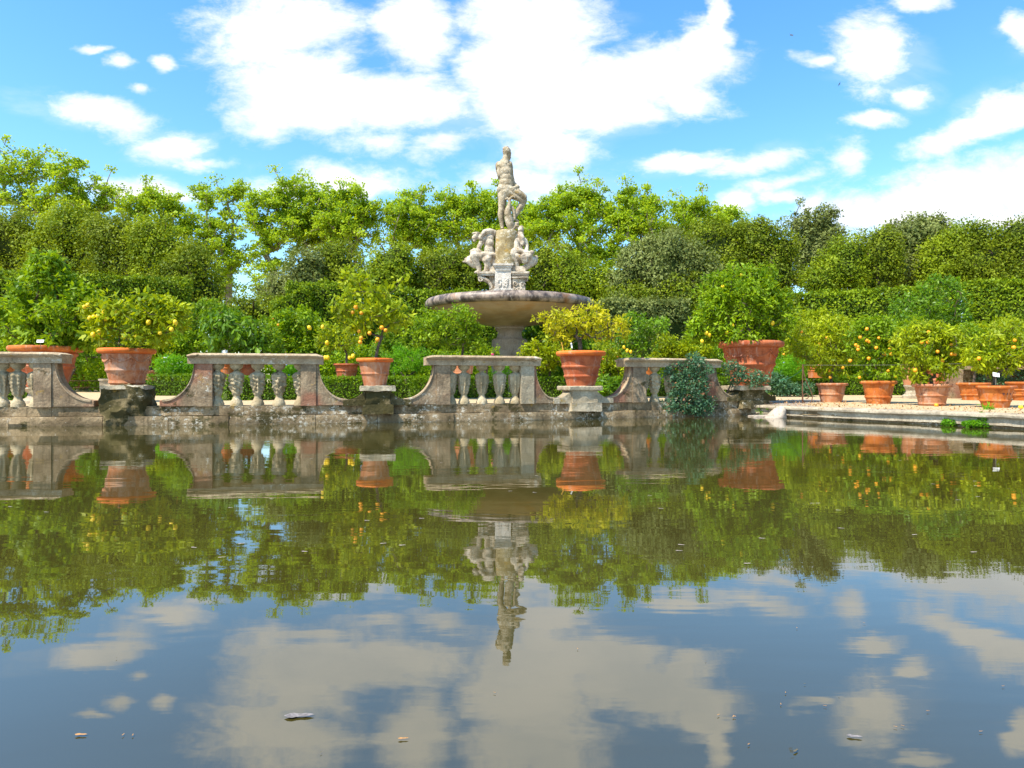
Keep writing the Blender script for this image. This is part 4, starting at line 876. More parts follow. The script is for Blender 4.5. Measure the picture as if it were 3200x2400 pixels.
def plane_tree(label, px, lobes, Y, n_cl=190, per=60, leaf=.175, cr=.60, fork_py=900, mat='plane', r0=.30):
    lw = lobes_world(lobes, Y, .8); gz = ground_z(Y); X = (px-1600)/F*Y; n_cl = int(n_cl*.95); per = int(per*1.75); cents, dd = sample_lobes(lw, n_cl, .12); mc = np.mean([l[0] for l in lw], 0)
    cents += dd*(R.rand(n_cl)**2*1.7-.55)[:, None]
    root = thing('plane_tree', (X, Y, gz), label, 'tree', 'row of plane trees on the skyline')
    fk = at(px, fork_py, Y); skeleton((X, Y, gz-.1), fk, cents, r0, .035, .12, .6).build('trunk', M['plane_bark'], root)
    ids = np.repeat(np.arange(n_cl), per); k = len(ids); o = R.normal(size=(k, 3)); o /= np.linalg.norm(o, axis=1)[:, None]
    sz = (.55+.8*R.rand(n_cl))[ids]; P = cents[ids]+o*(cr*sz*R.rand(k)**.45)[:, None]*np.array([1.15, 1.15, .7])
    V, Q, T = leaves(P, leaf, .8, o, .9, .5, 0, .35, axo=.3, tintc=R.rand(n_cl)[ids]); np_mesh('crown', V, Q, M[mat], tint=T, parent=root)
plane_tree('tallest airy plane tree at the far left', 75, [(90,520,70,75),(200,560,70,60),(50,600,90,70),(150,650,110,55),(250,520,35,40),(-30,560,60,80),(250,620,50,50),(20,480,45,40)], 58, 230, 52, fork_py=720)
plane_tree('thin leaning plane tree with a separate high sprig, second on the left', 330, [(345,590,25,40),(320,640,50,50),(280,680,70,40),(400,650,40,50)], 60, 90, 50, fork_py=760)
plane_tree('short plane tree rising between the two left oaks and the gap', 470, [(490,620,60,40),(440,660,60,50),(540,660,45,50),(500,720,90,50),(580,700,40,60)], 60, 170, 56, fork_py=800)
plane_tree('plane tree with the twin notched top left of the sky gap', 715, [(700,610,55,50),(640,620,45,55),(745,600,30,40),(680,700,80,60),(640,780,60,60),(720,800,60,70),(690,880,60,60)], 61, 230, 56, fork_py=860)
plane_tree('plane tree with bare forked limbs right of the sky gap', 855, [(850,640,70,70),(900,590,50,45),(810,690,50,60),(920,680,60,70),(860,760,70,60),(840,860,60,70),(850,930,60,40)], 60, 240, 56, fork_py=850)
plane_tree('full plane tree left of centre above the silvery tree', 950, [(950,610,55,60),(1010,650,60,60),(960,720,70,70),(1030,740,60,50)], 62, 190, 58, fork_py=850)
plane_tree('plane tree with a rounded crown behind the middle oaks', 1085, [(1080,610,60,45),(1130,660,70,60),(1050,690,60,60),(1110,740,80,55)], 60, 210, 58, fork_py=830)
plane_tree('dense plane tree midway between the sky gap and the statue', 1330, [(1290,640,60,50),(1240,670,60,60),(1320,710,70,60),(1260,740,80,50),(1350,780,60,40)], 60, 220, 58, fork_py=850)
plane_tree('plane tree just left of the standing statue', 1440, [(1400,640,50,50),(1460,640,60,50),(1520,650,50,60),(1440,720,90,60),(1540,730,60,60)], 61, 230, 58, fork_py=830)
plane_tree('plane tree directly behind the standing statue', 1610, [(1600,680,60,60),(1660,680,50,55),(1620,740,80,60)], 62, 150, 58, fork_py=830)
plane_tree('highest plane tree right of the statue', 1815, [(1800,620,75,60),(1740,650,60,55),(1860,650,60,60),(1800,710,100,60),(1700,720,60,50),(1820,790,90,40)], 60, 290, 60, fork_py=850)
plane_tree('wide plane tree with tiered branches right of the statue', 1960, [(1960,620,45,50),(2020,640,50,45),(1930,690,70,60),(2010,710,80,60),(1920,800,50,70),(1900,870,40,50)], 59, 250, 60, fork_py=840)
plane_tree('plane tree with an open outline near the right end of its row', 2170, [(2130,670,40,45),(2180,650,40,45),(2150,720,70,50),(2080,730,60,50),(2210,710,45,45)], 60, 170, 56, fork_py=790)
plane_tree('last small plane tree at the right end of the skyline row', 2260, [(2290,670,35,30),(2250,690,40,40),(2310,710,30,30),(2270,740,50,40)], 61, 85, 52, fork_py=790)
# ------------------------------------------------------------------ fountain
CX, CY = -.085, 24.4
fo = thing('fountain', (CX, CY, ground_z(CY)), 'huge round stone bowl with dark streaked rim on a thick column', 'fountain')
def zY(py, Y): return H0+(Y0-py)/F*Y
b = MB(); b.lathe([(0, 2.80), (.62, 2.80), (.75, 2.83), (1.2, 2.90), (1.8, 3.02), (2.35, 3.17), (2.72, 3.32), (2.83, 3.39), (2.7, 3.42), (2.3, 3.30), (1.5, 3.15), (0, 3.1)], (CX, CY, 0), 96); b.build('bowl', M['bowl'], fo, angle=60)
b = MB(); b.lathe([(2.80, 3.385), (2.88, 3.37), (2.95, 3.40), (3.0, 3.47), (3.015, 3.54), (2.99, 3.63), (2.93, 3.69), (2.84, 3.715), (2.72, 3.70), (2.64, 3.62), (2.62, 3.42), (2.70, 3.39)], (CX, CY, 0), 128)
b.f = b.f[:-2]; n_ = 128; b.f += [(11*n_+i, 11*n_+(i+1) % n_, (i+1) % n_, i) for i in range(n_)]; b.rough(.012, 2.5); b.build('rim', M['bowlrim'], fo, angle=80)
b = MB(); b.lathe([(0, 3.45), (2.64, 3.45), (2.64, 3.455), (0, 3.455)], (CX, CY, 0), 64); b.build('basin_water', M['water'], fo)
b = MB(); b.lathe([(0, 2.35), (.50, 2.35), (.46, 2.40), (.43, 2.50), (.43, 2.58), (.47, 2.66), (.53, 2.70), (.53, 2.76), (.60, 2.79), (.60, 2.802), (0, 2.802)], (CX, CY, 0), 48); b.build('neck', M['column'], fo, angle=30)
b = MB(); b.lathe([(0, .3), (.78, .3), (.78, .9), (.68, 1.0), (.645, 1.1), (.64, 2.20), (.63, 2.30), (.58, 2.347), (0, 2.347)], (CX, CY, 0), 48); b.build('column', M['column'], fo, angle=30)
# central marble block with consoles and the ochre drum
def S(px, py, d=0.0): return at(px, py, CY+d)
pk = 1/87.4
def box_px(mb, x0, x1, y0, y1, dc, dd, step=.08):
    a = S(x0, y1, dc); c = S(x1, y0, dc); mb.gbox(((a[0]+c[0])/2, CY+dc, (a[2]+c[2])/2), (c[0]-a[0], dd, c[2]-a[2]), 0, step)
ped = thing('statue_base', tuple(S(1575, 945)), 'carved white marble base with scroll brackets standing in the bowl', 'pedestal')
b = MB(); box_px(b, 1547, 1597, 838, 955, -.3, .5); box_px(b, 1543, 1602, 905, 955, -.3, .56); b.rough(.012, 5); b.build('front_panel', M['white'], ped, smooth=False)
b = MB(); box_px(b, 1541, 1604, 828, 834, -.3, .66); box_px(b, 1544, 1600, 834, 840, -.3, .58); b.rough(.008, 6); b.build('cornice', M['white'], ped, smooth=False)
b = MB(); box_px(b, 1549.5, 1594.5, 843, 845, -.57, .03); box_px(b, 1549.5, 1594.5, 903, 905, -.57, .03)
for i in range(26):
    q = (random.uniform(1556, 1588), random.uniform(872, 899)); p_ = S(q[0], q[1], -.56); b.ell(p_, (random.uniform(.015, .045), .03, random.uniform(.02, .05)), 8, 6)
b.build('relief', M['white'], ped)
b = MB(); box_px(b, 1530, 1640, 838, 955, .05, .8); b.rough(.03, 3); b.build('core_block', M['marble'], ped)
def console(x0, x1, d, side):
    root = ped; b = MB(); box_px(b, x0, x1, 852, 858, d, .55); box_px(b, x0+2.5, x1-2.5, 858, 864, d, .48); b.rough(.012, 6); b.build('bracket_slab', M['marble'], root, smooth=False)
    b = MB(); mid = (x0+x1)/2; out = x0+9 if side < 0 else x1-9; inn = x1-10 if side < 0 else x0+12
    pts = []
    for i in range(26):
        u_ = i/25; pts.append(None)
    # S-shaped scroll: upper volute, shank, lower volute
    def vol(cx, cy, r0, turns, a0, sg, N=22): return [(cx+r0*(1-.8*k/N)*math.cos(a0+sg*turns*2*math.pi*k/N), cy+r0*(1-.8*k/N)*math.sin(a0+sg*turns*2*math.pi*k/N)) for k in range(N)]
    up = vol(out+(3 if side < 0 else -3), 873, 8.5, 1.1, -math.pi/2, -1 if side < 0 else 1); lo = vol(inn, 903, 6, 1.1, 0 if side < 0 else math.pi, 1 if side < 0 else -1)
    shank = [(out+(inn-out)*k/9+(6 if side < 0 else -6)*math.sin(math.pi*k/9), 866+34*k/9-5*math.sin(math.pi*k/9)) for k in range(1, 9)]
    for dd in (-.2, .2):
        for path in (up[::-1]+shank+lo,):
            b.tube([S(x, y, d+dd) for x, y in path], [.025+.008*math.sin(i) for i in range(len(path))], 6)
    path = up[-22:][::-1][-6:]+shank+lo[:6]; vs = []
    body = [(out-2*side*0, 866)]+shank+[(inn, 909)]
    for i, (x, y) in enumerate(body):
        wdt = 10-4*i/len(body); b.ell(S(x+(3 if side < 0 else -3), y+2, d), (wdt*pk, .22, wdt*pk*.8), 10, 7)
    b.build('scroll_bracket', M['marble'], root)
console(1491, 1546, -.25, -1); console(1597, 1654, -.3, 1)
b = MB(); 
for (px, py, r0, sg) in ((1611, 885, 8.5, 1), (1634, 888, 8, -1), (1622, 902, 6, 1)):
    b.tube([S(px+r0*(1-.8*k/18)*math.cos(sg*k*.42), py+r0*(1-.8*k/18)*math.sin(sg*k*.42), -.53) for k in range(19)], .022, 6)
box_px(b, 1600, 1648, 868, 872, -.32, .56); box_px(b, 1602, 1640, 872, 915, -.3, .42); b.rough(.03, 5); b.build('bracket_block', M['marble'], ped)
dr = MB(); zt_ = S(0, 722)[2]; zb_ = S(0, 834)[2]; hh_ = zt_-zb_
dr.lathe([(0, 0), (.46, 0), (.47, .05), (.45, .3*hh_), (.435, .7*hh_), (.43, hh_-.10), (.42, hh_-.05), (.38, hh_-.01), (0, hh_)], (S(1584, 0)[0], CY, zb_), 36); dr.rough(.03, 3.2)
setp(dr.build('stone_drum', M['drum'], loc=(S(1584, 0)[0], CY, zb_)), 'ochre-stained round stone block under the standing statue', 'pedestal')
LB = 1.06
# statues ------------------------------------------------------
def limb(mb, pts):
    for a, c in zip(pts[:-1], pts[1:]): mb.cap(S(a[0], a[1], a[3]), S(c[0], c[1], c[3]), (a[2]*LB+.5)*pk, (c[2]*LB+.5)*pk)
def el(mb, px, py, rx, ry, d, rd=None, rot=0):
    rd = rx if rd is None else rd; mb.ell(S(px, py, d), (rx*pk, rd*pk, ry*pk), 16, 11, Matrix.Rotation(rot, 3, 'Y') if rot else None)
def hand(mb, px, py, d, dx, dy, L=9):
    el(mb, px, py, 4.2, 3.4, d)
    for k in range(4):
        o = (k-1.5)*1.9; ln = L*(1, 1.1, 1.05, .85)[k]; mx_, my_ = px+dx*ln*.55-dy*o, py+dy*ln*.55+dx*o
        limb(mb, [(px-dy*o*.8, py+dx*o*.8, 1.35, d), (mx_, my_, 1.2, d-.02), (px+dx*ln-dy*o*.7, py+dy*ln+dx*o*.7+1.5, 1.0, d+.02)])
    limb(mb, [(px, py, 1.6, d), (px+dx*3+dy*5, py+dy*3-dx*5, 1.2, d-.03)])
st = MB()
# torso seen from behind, head turned to the right
el(st, 1579, 590, 26, 18, .0, 18); el(st, 1581, 573, 23, 19, .0, 16); el(st, 1580.5, 556, 21.5, 20, .0, 15); el(st, 1577, 536, 23, 22, .0, 16); el(st, 1573.5, 521, 23.5, 15, .0, 15); el(st, 1575, 511, 20, 9, .0, 12)
el(st, 1564, 536, 12, 20, -.04, 10, .12); el(st, 1589, 534, 10.5, 22, -.03, 10, -.08); el(st, 1567, 520, 10, 9, -.09, 6, .4); el(st, 1587, 519, 8, 9, -.08, 6)
el(st, 1563, 592, 11, 12, -.09, 10); el(st, 1583, 597, 11.5, 11.5, -.10, 10); el(st, 1558, 512, 8, 8, .03, 8); el(st, 1595, 512, 6.5, 8, .03, 8)
limb(st, [(1577, 514, 14, .0), (1581, 497, 9.8, .02), (1583, 484, 9.4, .0)]); el(st, 1577, 505, 15, 7, 0, 9, .25)
el(st, 1583, 474.5, 13.2, 14.8, .0, 13.5); el(st, 1590, 485, 7, 8, .02, 8); el(st, 1591, 494, 5, 7, .03, 5.5); el(st, 1596, 479, 2.6, 3.2, .0, 2.5); el(st, 1594, 474, 2.6, 1.6, -.05, 3); el(st, 1584.5, 479, 1.6, 3, -.13, 1.5)
for k in range(34):
    a = random.uniform(0, 2*math.pi); e = random.uniform(.1, 1.4); rr_ = 12.6
    el(st, 1582+rr_*math.cos(a)*math.cos(e), 471-rr_*math.sin(e), 2.6, 2.4, rr_*math.sin(a)*math.cos(e)*pk, 2.6)
for k in range(9): el(st, 1592+random.uniform(-3, 4), 492+random.uniform(-4, 6), 1.9, 2.2, random.uniform(-.05, .05), 2)
# arms: left one in front of the body, right forearm along the raised thigh
limb(st, [(1556, 515, 7.5, .05), (1557, 535, 6.6, .16), (1563, 557, 5.6, .24), (1580, 565, 4.8, .34)])
limb(st, [(1594, 516, 7.5, .06), (1597, 545, 6.5, .12), (1603, 572, 6, .14), (1618, 586, 5.6, .1)]); limb(st, [(1618, 584, 5.6, .06), (1606, 588, 4.6, -.1), (1599, 588, 4.4, -.16)])
hand(st, 1600, 588, -.17, .85, .5, 10)
# legs
limb(st, [(1570, 602, 14.5, -.02), (1570, 628, 12.5, -.04), (1568, 652, 9.5, -.04), (1565, 670, 9.2, -.03), (1567, 690, 7.0, -.01), (1569, 709, 5.4, .0)]); el(st, 1570, 715, 6, 4, .03, 13)
limb(st, [(1588, 602, 14, -.02), (1612, 612, 12.8, .03), (1637, 625, 9.6, .08)]); limb(st, [(1637, 626, 9.4, .08), (1627, 645, 9.4, .06), (1615, 664, 7.2, .03), (1607, 680, 5.6, .0)]); el(st, 1613, 688, 11, 4, -.02, 5.5, .45)
# drapery roll along the thigh
limb(st, [(1598, 592, 5.5, -.12), (1618, 603, 6.5, -.10), (1640, 617, 6.5, -.02)]); limb(st, [(1604, 586, 4.5, .0), (1622, 597, 5.5, .0), (1641, 614, 5.5, .05)]); limb(st, [(1596, 604, 5, -.1), (1618, 617, 5, -.08), (1634, 630, 5, -.02)])
def sdisp(c): return .006*mnoise.noise(c*9)+.004*mnoise.noise(c*23)
o1 = st.build('marble_figure', M['marble2'], loc=tuple(S(1577, 718))); bake_remesh(o1, .019, 2, sdisp)
o1.name = 'standing_statue'; setp(o1, 'weathered marble statue of a standing bearded nude man seen from behind, one foot raised', 'statue'); LOC[o1.name] = np.array(S(1577, 718))
do = MB(); limb(do, [(1599, 716, 9, -.10), (1594, 700, 12, -.16), (1589, 680, 11.5, -.18), (1586, 662, 9.5, -.18), (1590, 646, 6.2, -.17), (1593, 634, 4.2, -.16), (1592, 626, 3.6, -.15)])
limb(do, [(1599, 716, 9, -.1), (1608, 704, 8, -.08), (1617, 698, 5, -.05)]); limb(do, [(1592, 627, 3.4, -.15), (1586, 620, 3, -.15), (1578, 623, 2, -.15)]); limb(do, [(1592, 627, 3.4, -.15), (1596, 618, 3, -.15), (1603, 613, 2.4, -.15), (1609, 617, 1.5, -.15)])
limb(do, [(1601, 650, 5, -.1), (1607, 668, 4.5, -.1), (1608, 684, 4, -.1)]); limb(do, [(1604, 716, 4, -.2), (1612, 706, 3.5, -.2), (1622, 706, 2, -.2)])
dl = do.build('dolphin', M['marble2'], o1); bake_remesh(dl, .018, 2, sdisp); dl['label'] = 'curling dolphin with raised forked tail at the standing figure\'s legs'
LB = 1.2
# left seated figure
se = MB(); D_ = -.12; el(se, 1541, 810, 12, 34, .05, 18); el(se, 1536, 778, 9, 22, .05, 14)
el(se, 1526, 800, 17, 15, D_, 15); el(se, 1527, 780, 15.5, 18, D_, 12); el(se, 1528, 758, 16, 20, D_, 12); el(se, 1528, 742, 17, 12, D_, 12)
limb(se, [(1516, 742, 8, D_), (1500, 741, 6.5, D_-.02), (1492, 740, 6, D_-.03)]); el(se, 1487, 739, 9.5, 11, D_-.03, 10); el(se, 1479, 744, 4.5, 5.5, D_-.03, 5); el(se, 1475.5, 741, 2, 2.4, D_-.03, 2)
el(se, 1488, 729, 14, 3.8, D_-.03, 12, -.05); el(se, 1490, 733, 10.5, 6, D_-.03, 11); el(se, 1483, 752, 5, 5, D_-.02, 5)
limb(se, [(1544, 728, 8, D_+.02), (1530, 723, 7.6, D_-.05), (1514, 725, 6.4, D_-.12)]); limb(se, [(1514, 725, 6, D_-.12), (1507, 733, 5, D_-.14), (1502, 741, 4.2, D_-.14)]); hand(se, 1502, 741, D_-.15, -.3, .8, 8)
limb(se, [(1511, 748, 7, D_-.05), (1500, 764, 5.6, D_-.08), (1495, 778, 5, D_-.10), (1492, 788, 4.5, D_-.1)]); hand(se, 1489, 789, D_-.12, -.8, .3, 8)
limb(se, [(1520, 803, 13, D_-.05), (1500, 800, 11.5, D_-.1), (1481, 797, 9.6, D_-.14)]); limb(se, [(1479, 799, 9.2, D_-.14), (1487, 815, 8.4, D_-.12), (1494, 830, 6.2, D_-.1), (1498, 844, 4.8, D_-.08)]); limb(se, [(1499, 849, 4, D_-.08), (1486, 851, 3, D_-.12)])
limb(se, [(1528, 806, 13, D_), (1521, 812, 11, D_-.2)]); limb(se, [(1522, 814, 9, D_-.2), (1524, 830, 7.5, D_-.18), (1519, 844, 5.5, D_-.18)]); limb(se, [(1521, 849, 4.5, D_-.18), (1507, 851, 3.2, D_-.24)])
limb(se, [(1508, 795, 7, D_-.2), (1524, 800, 8, D_-.16), (1542, 798, 7, D_)]); limb(se, [(1536, 792, 7, D_), (1540, 820, 9, D_), (1538, 848, 9, D_)]); el(se, 1525, 852, 20, 5, D_, 16)
limb(se, [(1474, 786, 5, D_-.1), (1484, 783, 6, D_-.14), (1500, 788, 6, D_-.16)])
o2 = se.build('seated', M['marble'], loc=tuple(S(1520, 853))); bake_remesh(o2, .018, 2, sdisp); o2.name = 'seated_statue'; LOC[o2.name] = np.array(S(1520, 853))
setp(o2, 'seated marble river god left of the drum, one arm raised over his head', 'statue', 'seated statues round the fountain base')
ur = MB(); limb(ur, [(1497, 833, 8, -.05), (1480, 824, 10.5, -.1), (1466, 815, 9, -.12), (1457, 811, 5, -.13)]); limb(ur, [(1462, 818, 4, -.14), (1452, 818, 2.6, -.14), (1446, 817, 1.6, -.14)]); limb(ur, [(1470, 804, 4, -.1), (1463, 804, 3, -.1)])
fi = ur.build('fish', M['marble'], o2); bake_remesh(fi, .018, 2, sdisp)
# right seated figure
sr = MB(); D_ = -.15
el(sr, 1614, 800, 18, 17, D_, 16); el(sr, 1618, 778, 17, 20, D_, 13); el(sr, 1622, 756, 18, 17, D_, 12); el(sr, 1610, 752, 10, 12, D_-.05, 10); el(sr, 1637, 750, 8, 10, D_+.05, 9)
limb(sr, [(1624, 742, 8, D_), (1626, 728, 6.5, D_)]); el(sr, 1627.5, 717, 9.6, 11.5, D_, 10.5); el(sr, 1629, 732, 8, 8, D_-.04, 7); el(sr, 1631, 745, 8.5, 13, D_-.1, 6); el(sr, 1633, 760, 6, 9, D_-.12, 5); el(sr, 1620, 719, 2, 3, D_-.06, 2)
limb(sr, [(1614, 712, 3, D_), (1609, 708, 4.5, D_), (1606, 714, 4, D_)])
limb(sr, [(1609, 754, 8.6, D_-.08), (1613, 770, 7.4, D_-.16), (1622, 782, 6, D_-.22), (1640, 788, 5.2, D_-.25), (1650, 790, 4.6, D_-.25)]); hand(sr, 1655, 790, D_-.26, .9, .2, 8)
limb(sr, [(1640, 752, 6.5, D_+.03), (1646, 770, 5.4, D_), (1645, 786, 5, D_-.1)])
el(sr, 1604, 792, 15.5, 19, D_-.14, 15); limb(sr, [(1606, 806, 12, D_-.1), (1612, 822, 9, D_-.1), (1612, 842, 7, D_-.06)]); limb(sr, [(1618, 806, 14, D_), (1642, 808, 12.5, D_-.04), (1668, 815, 10, D_-.06)]); limb(sr, [(1668, 817, 9.5, D_-.06), (1652, 829, 8.5, D_-.06), (1634, 840, 7, D_-.06)])
limb(sr, [(1618, 800, 6, D_-.25), (1632, 806, 6, D_-.27), (1640, 818, 5, D_-.24)]); limb(sr, [(1640, 796, 8, D_-.22), (1652, 800, 9, D_-.2), (1662, 790, 6, D_-.2)]); limb(sr, [(1632, 800, 4, D_-.28), (1636, 818, 4, D_-.26)]); limb(sr, [(1645, 800, 4, D_-.28), (1646, 816, 4, D_-.24)])
el(sr, 1662, 787, 7, 5, D_-.2, 6); el(sr, 1675, 806, 7, 9, D_-.05, 7); el(sr, 1620, 848, 26, 7, D_, 18); limb(sr, [(1600, 824, 7, D_), (1602, 846, 8, D_)])
o3 = sr.build('seated', M['marble'], loc=tuple(S(1622, 853))); bake_remesh(o3, .018, 2, sdisp); o3.name = 'seated_statue'; LOC[o3.name] = np.array(S(1622, 853))
setp(o3, 'crouching bearded marble figure right of the drum, knees wide apart', 'statue', 'seated statues round the fountain base')
# ------------------------------------------------------------------ small things
def label_sign(px, py, Y, text, zpot, w=.10, h=.055, tilt=0):
    c = at(px, py, Y); root = thing('plant_label', (c[0], c[1], zpot), text, 'plant label', 'white labels in the pots')
    b = MB(); b.box((0, 0, 0), (w, .006, h)); mt = Matrix.Rotation(tilt, 3, 'Y') @ Matrix.Rotation(-.3, 3, 'X'); b.v = [tuple(Vector(c)+mt @ Vector(v)) for v in b.v]; b.build('plate', M['label'], root, smooth=False)
    b = MB(); b.tube([(c[0], c[1]+.01, c[2]), (c[0], c[1]+.01, zpot)], .005, 6); b.build('stake', M['wire'], root)
label_sign(126, 1066, 16.2, 'small white plant label standing in the huge orange-rimmed pot at far left', at(0, 1090, 16.2)[2], .17, .07)
label_sign(702, 1099, 19.7, 'blank white plant label just above the long balustrade rail', at(0, 1122, 19.7)[2], .16, .08)
label_sign(3113, 1171, 13.9, 'tilted white plant label standing in the pot painted 977', at(0, 1203, 13.9)[2], .135, .085, .15)
label_sign(1786, 1080, 15.0, 'narrow white plant label in the pot of the yellow-leaved tree', at(0, 1102, 15.0)[2], .03, .13, -.1)
c0 = at(1755, 1070, 14.95); c1 = at(1762, 1104, 14.95); b = MB(); b.tube([c0, c1], .013, 8); setp(b.build('cane_stake', M['cane'], loc=tuple(c1)), 'short orange-yellow cane stuck in the dark red pot', 'stake')
# rusty bracket with scroll
Yb = 16.9
def I(px, py, d=0): return at(px, py, Yb+d)
br = thing('iron_bracket', tuple(I(2508, 1262)), 'rusty wrought-iron post with a scroll foot standing on the ledge', 'railing')
b = MB(); b.tube([I(2507.5, 1266), I(2508, 1200), I(2508.5, 1138)], [.016, .014, .012], 8); b.ell(I(2507.5, 1250), .025, 10, 8); b.build('post', M['iron'], br)
b = MB(); pts = [(2509, 1142), (2512, 1165), (2519, 1190), (2529, 1212), (2537, 1230), (2538, 1246), (2532, 1261), (2521, 1264), (2512, 1256), (2509, 1243), (2513, 1233), (2521, 1231), (2526, 1237), (2524, 1245), (2518, 1246)]
P_ = densify(pts, 2.0); b.tube([I(x, y) for x, y in P_], .011, 7); b.build('scroll', M['iron'], br)
b = MB(); A_ = Vector(I(2508, 1141)); B_ = Vector((11.5, 13.0, 1.27)); pts = [A_+(B_-A_)*k/24-Vector((0, 0, .05*math.sin(math.pi*k/24))) for k in range(25)]; b.tube(pts, .003, 5)
setp(b.build('fence_wire', M['wire'], loc=tuple(A_)), 'thin straight wire stretched from the rusty bracket past the mandarin trees', 'wire')
# green cord tied to the bracket
b = MB(); A_ = Vector(I(2508, 1154)); B_ = Vector(at(2440, 1188, 20.5)); b.tube([A_+(B_-A_)*k/8-Vector((0, 0, .06*math.sin(math.pi*k/8))) for k in range(9)], .008, 5)
M['cord'] = flat_mat('green_cord', (.02, .30, .16), .6, .3); setp(b.build('cord', M['cord'], loc=tuple(A_)), 'green cord tied to the rusty bracket', 'cord')
# iron railing at left and stone block
Yr = 27.5; rl = thing('iron_railing', (*hx(270, Yr), ground_z(Yr)), 'thin rusty railing in front of the small pot on a slab', 'railing')
b = MB(); z_ = at(0, 1190, Yr)[2]
b.tube([(*hx(200, Yr), z_), (*hx(330, Yr), z_)], .014, 6); b.tube([(*hx(200, Yr), z_-.28), (*hx(330, Yr), z_-.28)], .010, 6); b.build('bar', M['iron'], rl)
for px in (213, 316):
    b = MB(); b.tube([(*hx(px, Yr), ground_z(Yr)-.03), (*hx(px, Yr), z_+.02)], .016, 6); b.build('post', M['iron'], rl)
c_ = hx(338, 26.5); b = MB(); b.gbox((*c_, ground_z(26.5)+.22), (.42, .4, .5), 0, .1); b.gbox((*c_, ground_z(26.5)+.50), (.5, .48, .07), 0, .1); b.rough(.02, 5)
setp(b.build('stone_block', M['ledge'], loc=(*c_, ground_z(26.5)-.03), smooth=False), 'squared stone block just left of the embossed pot', 'stone')
# gate post and parapet at right
gp = thing('stone_parapet', (*hx(3060, 21.0), ground_z(21)), 'grey stone post and dark parapet rail behind the numbered pot', 'parapet')
b = MB(); c_ = hx(2979, 20.6); b.gbox((*c_, ground_z(20.6)+.46), (.34, .4, 1.0), 0, .08); b.gbox((*c_, ground_z(20.6)+.06), (.44, .5, .16), 0, .1); b.rough(.03, 4); b.build('post', M['wall2'], gp)
a_ = hx(2960, 20.7); e_ = hx(3300, 20.2); b = MB(); L = math.hypot(e_[0]-a_[0], e_[1]-a_[1]); b.gbox(((a_[0]+e_[0])/2, (a_[1]+e_[1])/2, 1.24), (L, .36, .10), math.atan2(e_[1]-a_[1], e_[0]-a_[0]), .15); b.rough(.01, 4); b.build('rail', M['wall2'], gp)
b = MB(); b.gbox(((a_[0]+e_[0])/2+.2, (a_[1]+e_[1])/2+.3, .75), (L-.3, .2, .86), math.atan2(e_[1]-a_[1], e_[0]-a_[0]), .15); b.rough(.02, 3); b.build('wall_panel', M['wall'], gp)
# fallen fruit
for px, py, Y, k, lab in ((2926, 1270.5, 14.75, 'orange', 'fallen orange lying at the foot of the broad two-banded pot'), (3190, 1279, 13.6, 'lemon', 'fallen yellow fruit on the ledge right of the numbered pot')):
    o = link('fallen_fruit', FR['orange'].copy(), None, loc=(at(px, py, Y)[0], Y, .262+.045)); o.scale = (1.1,)*3; o.data.materials.clear(); o.data.materials.append(M[k]); setp(o, lab, 'fruit')
n_ = 2600; uu = R.rand(n_)*(len(lp)-1); ii = uu.astype(int); base_ = np.array(lp)[ii]; off_ = R.rand(n_)**1.3*2.6
Pl = np.c_[base_[:, 0]+.05+off_*.8, base_[:, 1]+.05+off_*.75, np.zeros(n_)]; Pl[:, 2] = np.array([ground_z(y) if y > 15 else .25 for y in Pl[:, 1]])+.022
V, Q, T = leaves(Pl, .05, .5, None, 3.0); setp(np_mesh('leaf_litter', V, Q, M['dead'], tint=T), 'dry leaf litter scattered over the paving by the ledge', 'leaf litter', kind='stuff')
# water plants by the ledge
def wplant(lab, lobes, Y, n):
    lw = [(at(px, py, Y), np.array([rx/F*Y, .16, ry/F*Y])) for px, py, rx, ry in lobes]; c = lw[0][0]; root = thing('water_plant', (c[0], c[1], 0), lab, 'water plant')
    P, d = sample_lobes(lw, n, .6); P[:, 2] = np.abs(P[:, 2])+.003; b = MB()
    for i in range(0, n, 14): b.tube([(c[0]+(P[i][0]-c[0])*.4, c[1], -.05), tuple(P[i])], [.005, .003], 4, cap=False)
    b.build('stems', M['citrus_dark'] if False else M['bark'], root); V, Q, T = leaves(P, .032, .8, d, .8, .2, 0, .3); np_mesh('foliage', V, Q, M['fern'], tint=T, parent=root)
wplant('small rounded clump of pale green water plants by the ledge', [(2970, 1320, 27, 14)], 12.6, 1300)
wplant('wider clump of water plants with a tall sprig against the ledge', [(3065, 1325, 50, 12), (3095, 1318, 30, 13), (3068, 1306, 12, 16), (3030, 1325, 22, 10)], 12.1, 2600)
for (px, py, Y, nn_, lab) in ((2385, 1285, 16.4, 90, 'small weed sprouting from the wall joint left of the wedge-shaped rock'), (3085, 1280, 13.35, 160, 'low weed at the foot of the numbered pot'), (2420, 1283, 16.1, 50, 'tiny weed beside the wedge-shaped rock')):
    c = at(px, py, Y); root = thing('weed', tuple(c), lab, 'weed'); P = c+R.normal(size=(nn_, 3))*np.array([.07, .04, .05]); V, Q, T = leaves(P, .07, .3, None, .5); np_mesh('foliage', V, Q, M['fern'], tint=T, parent=root)
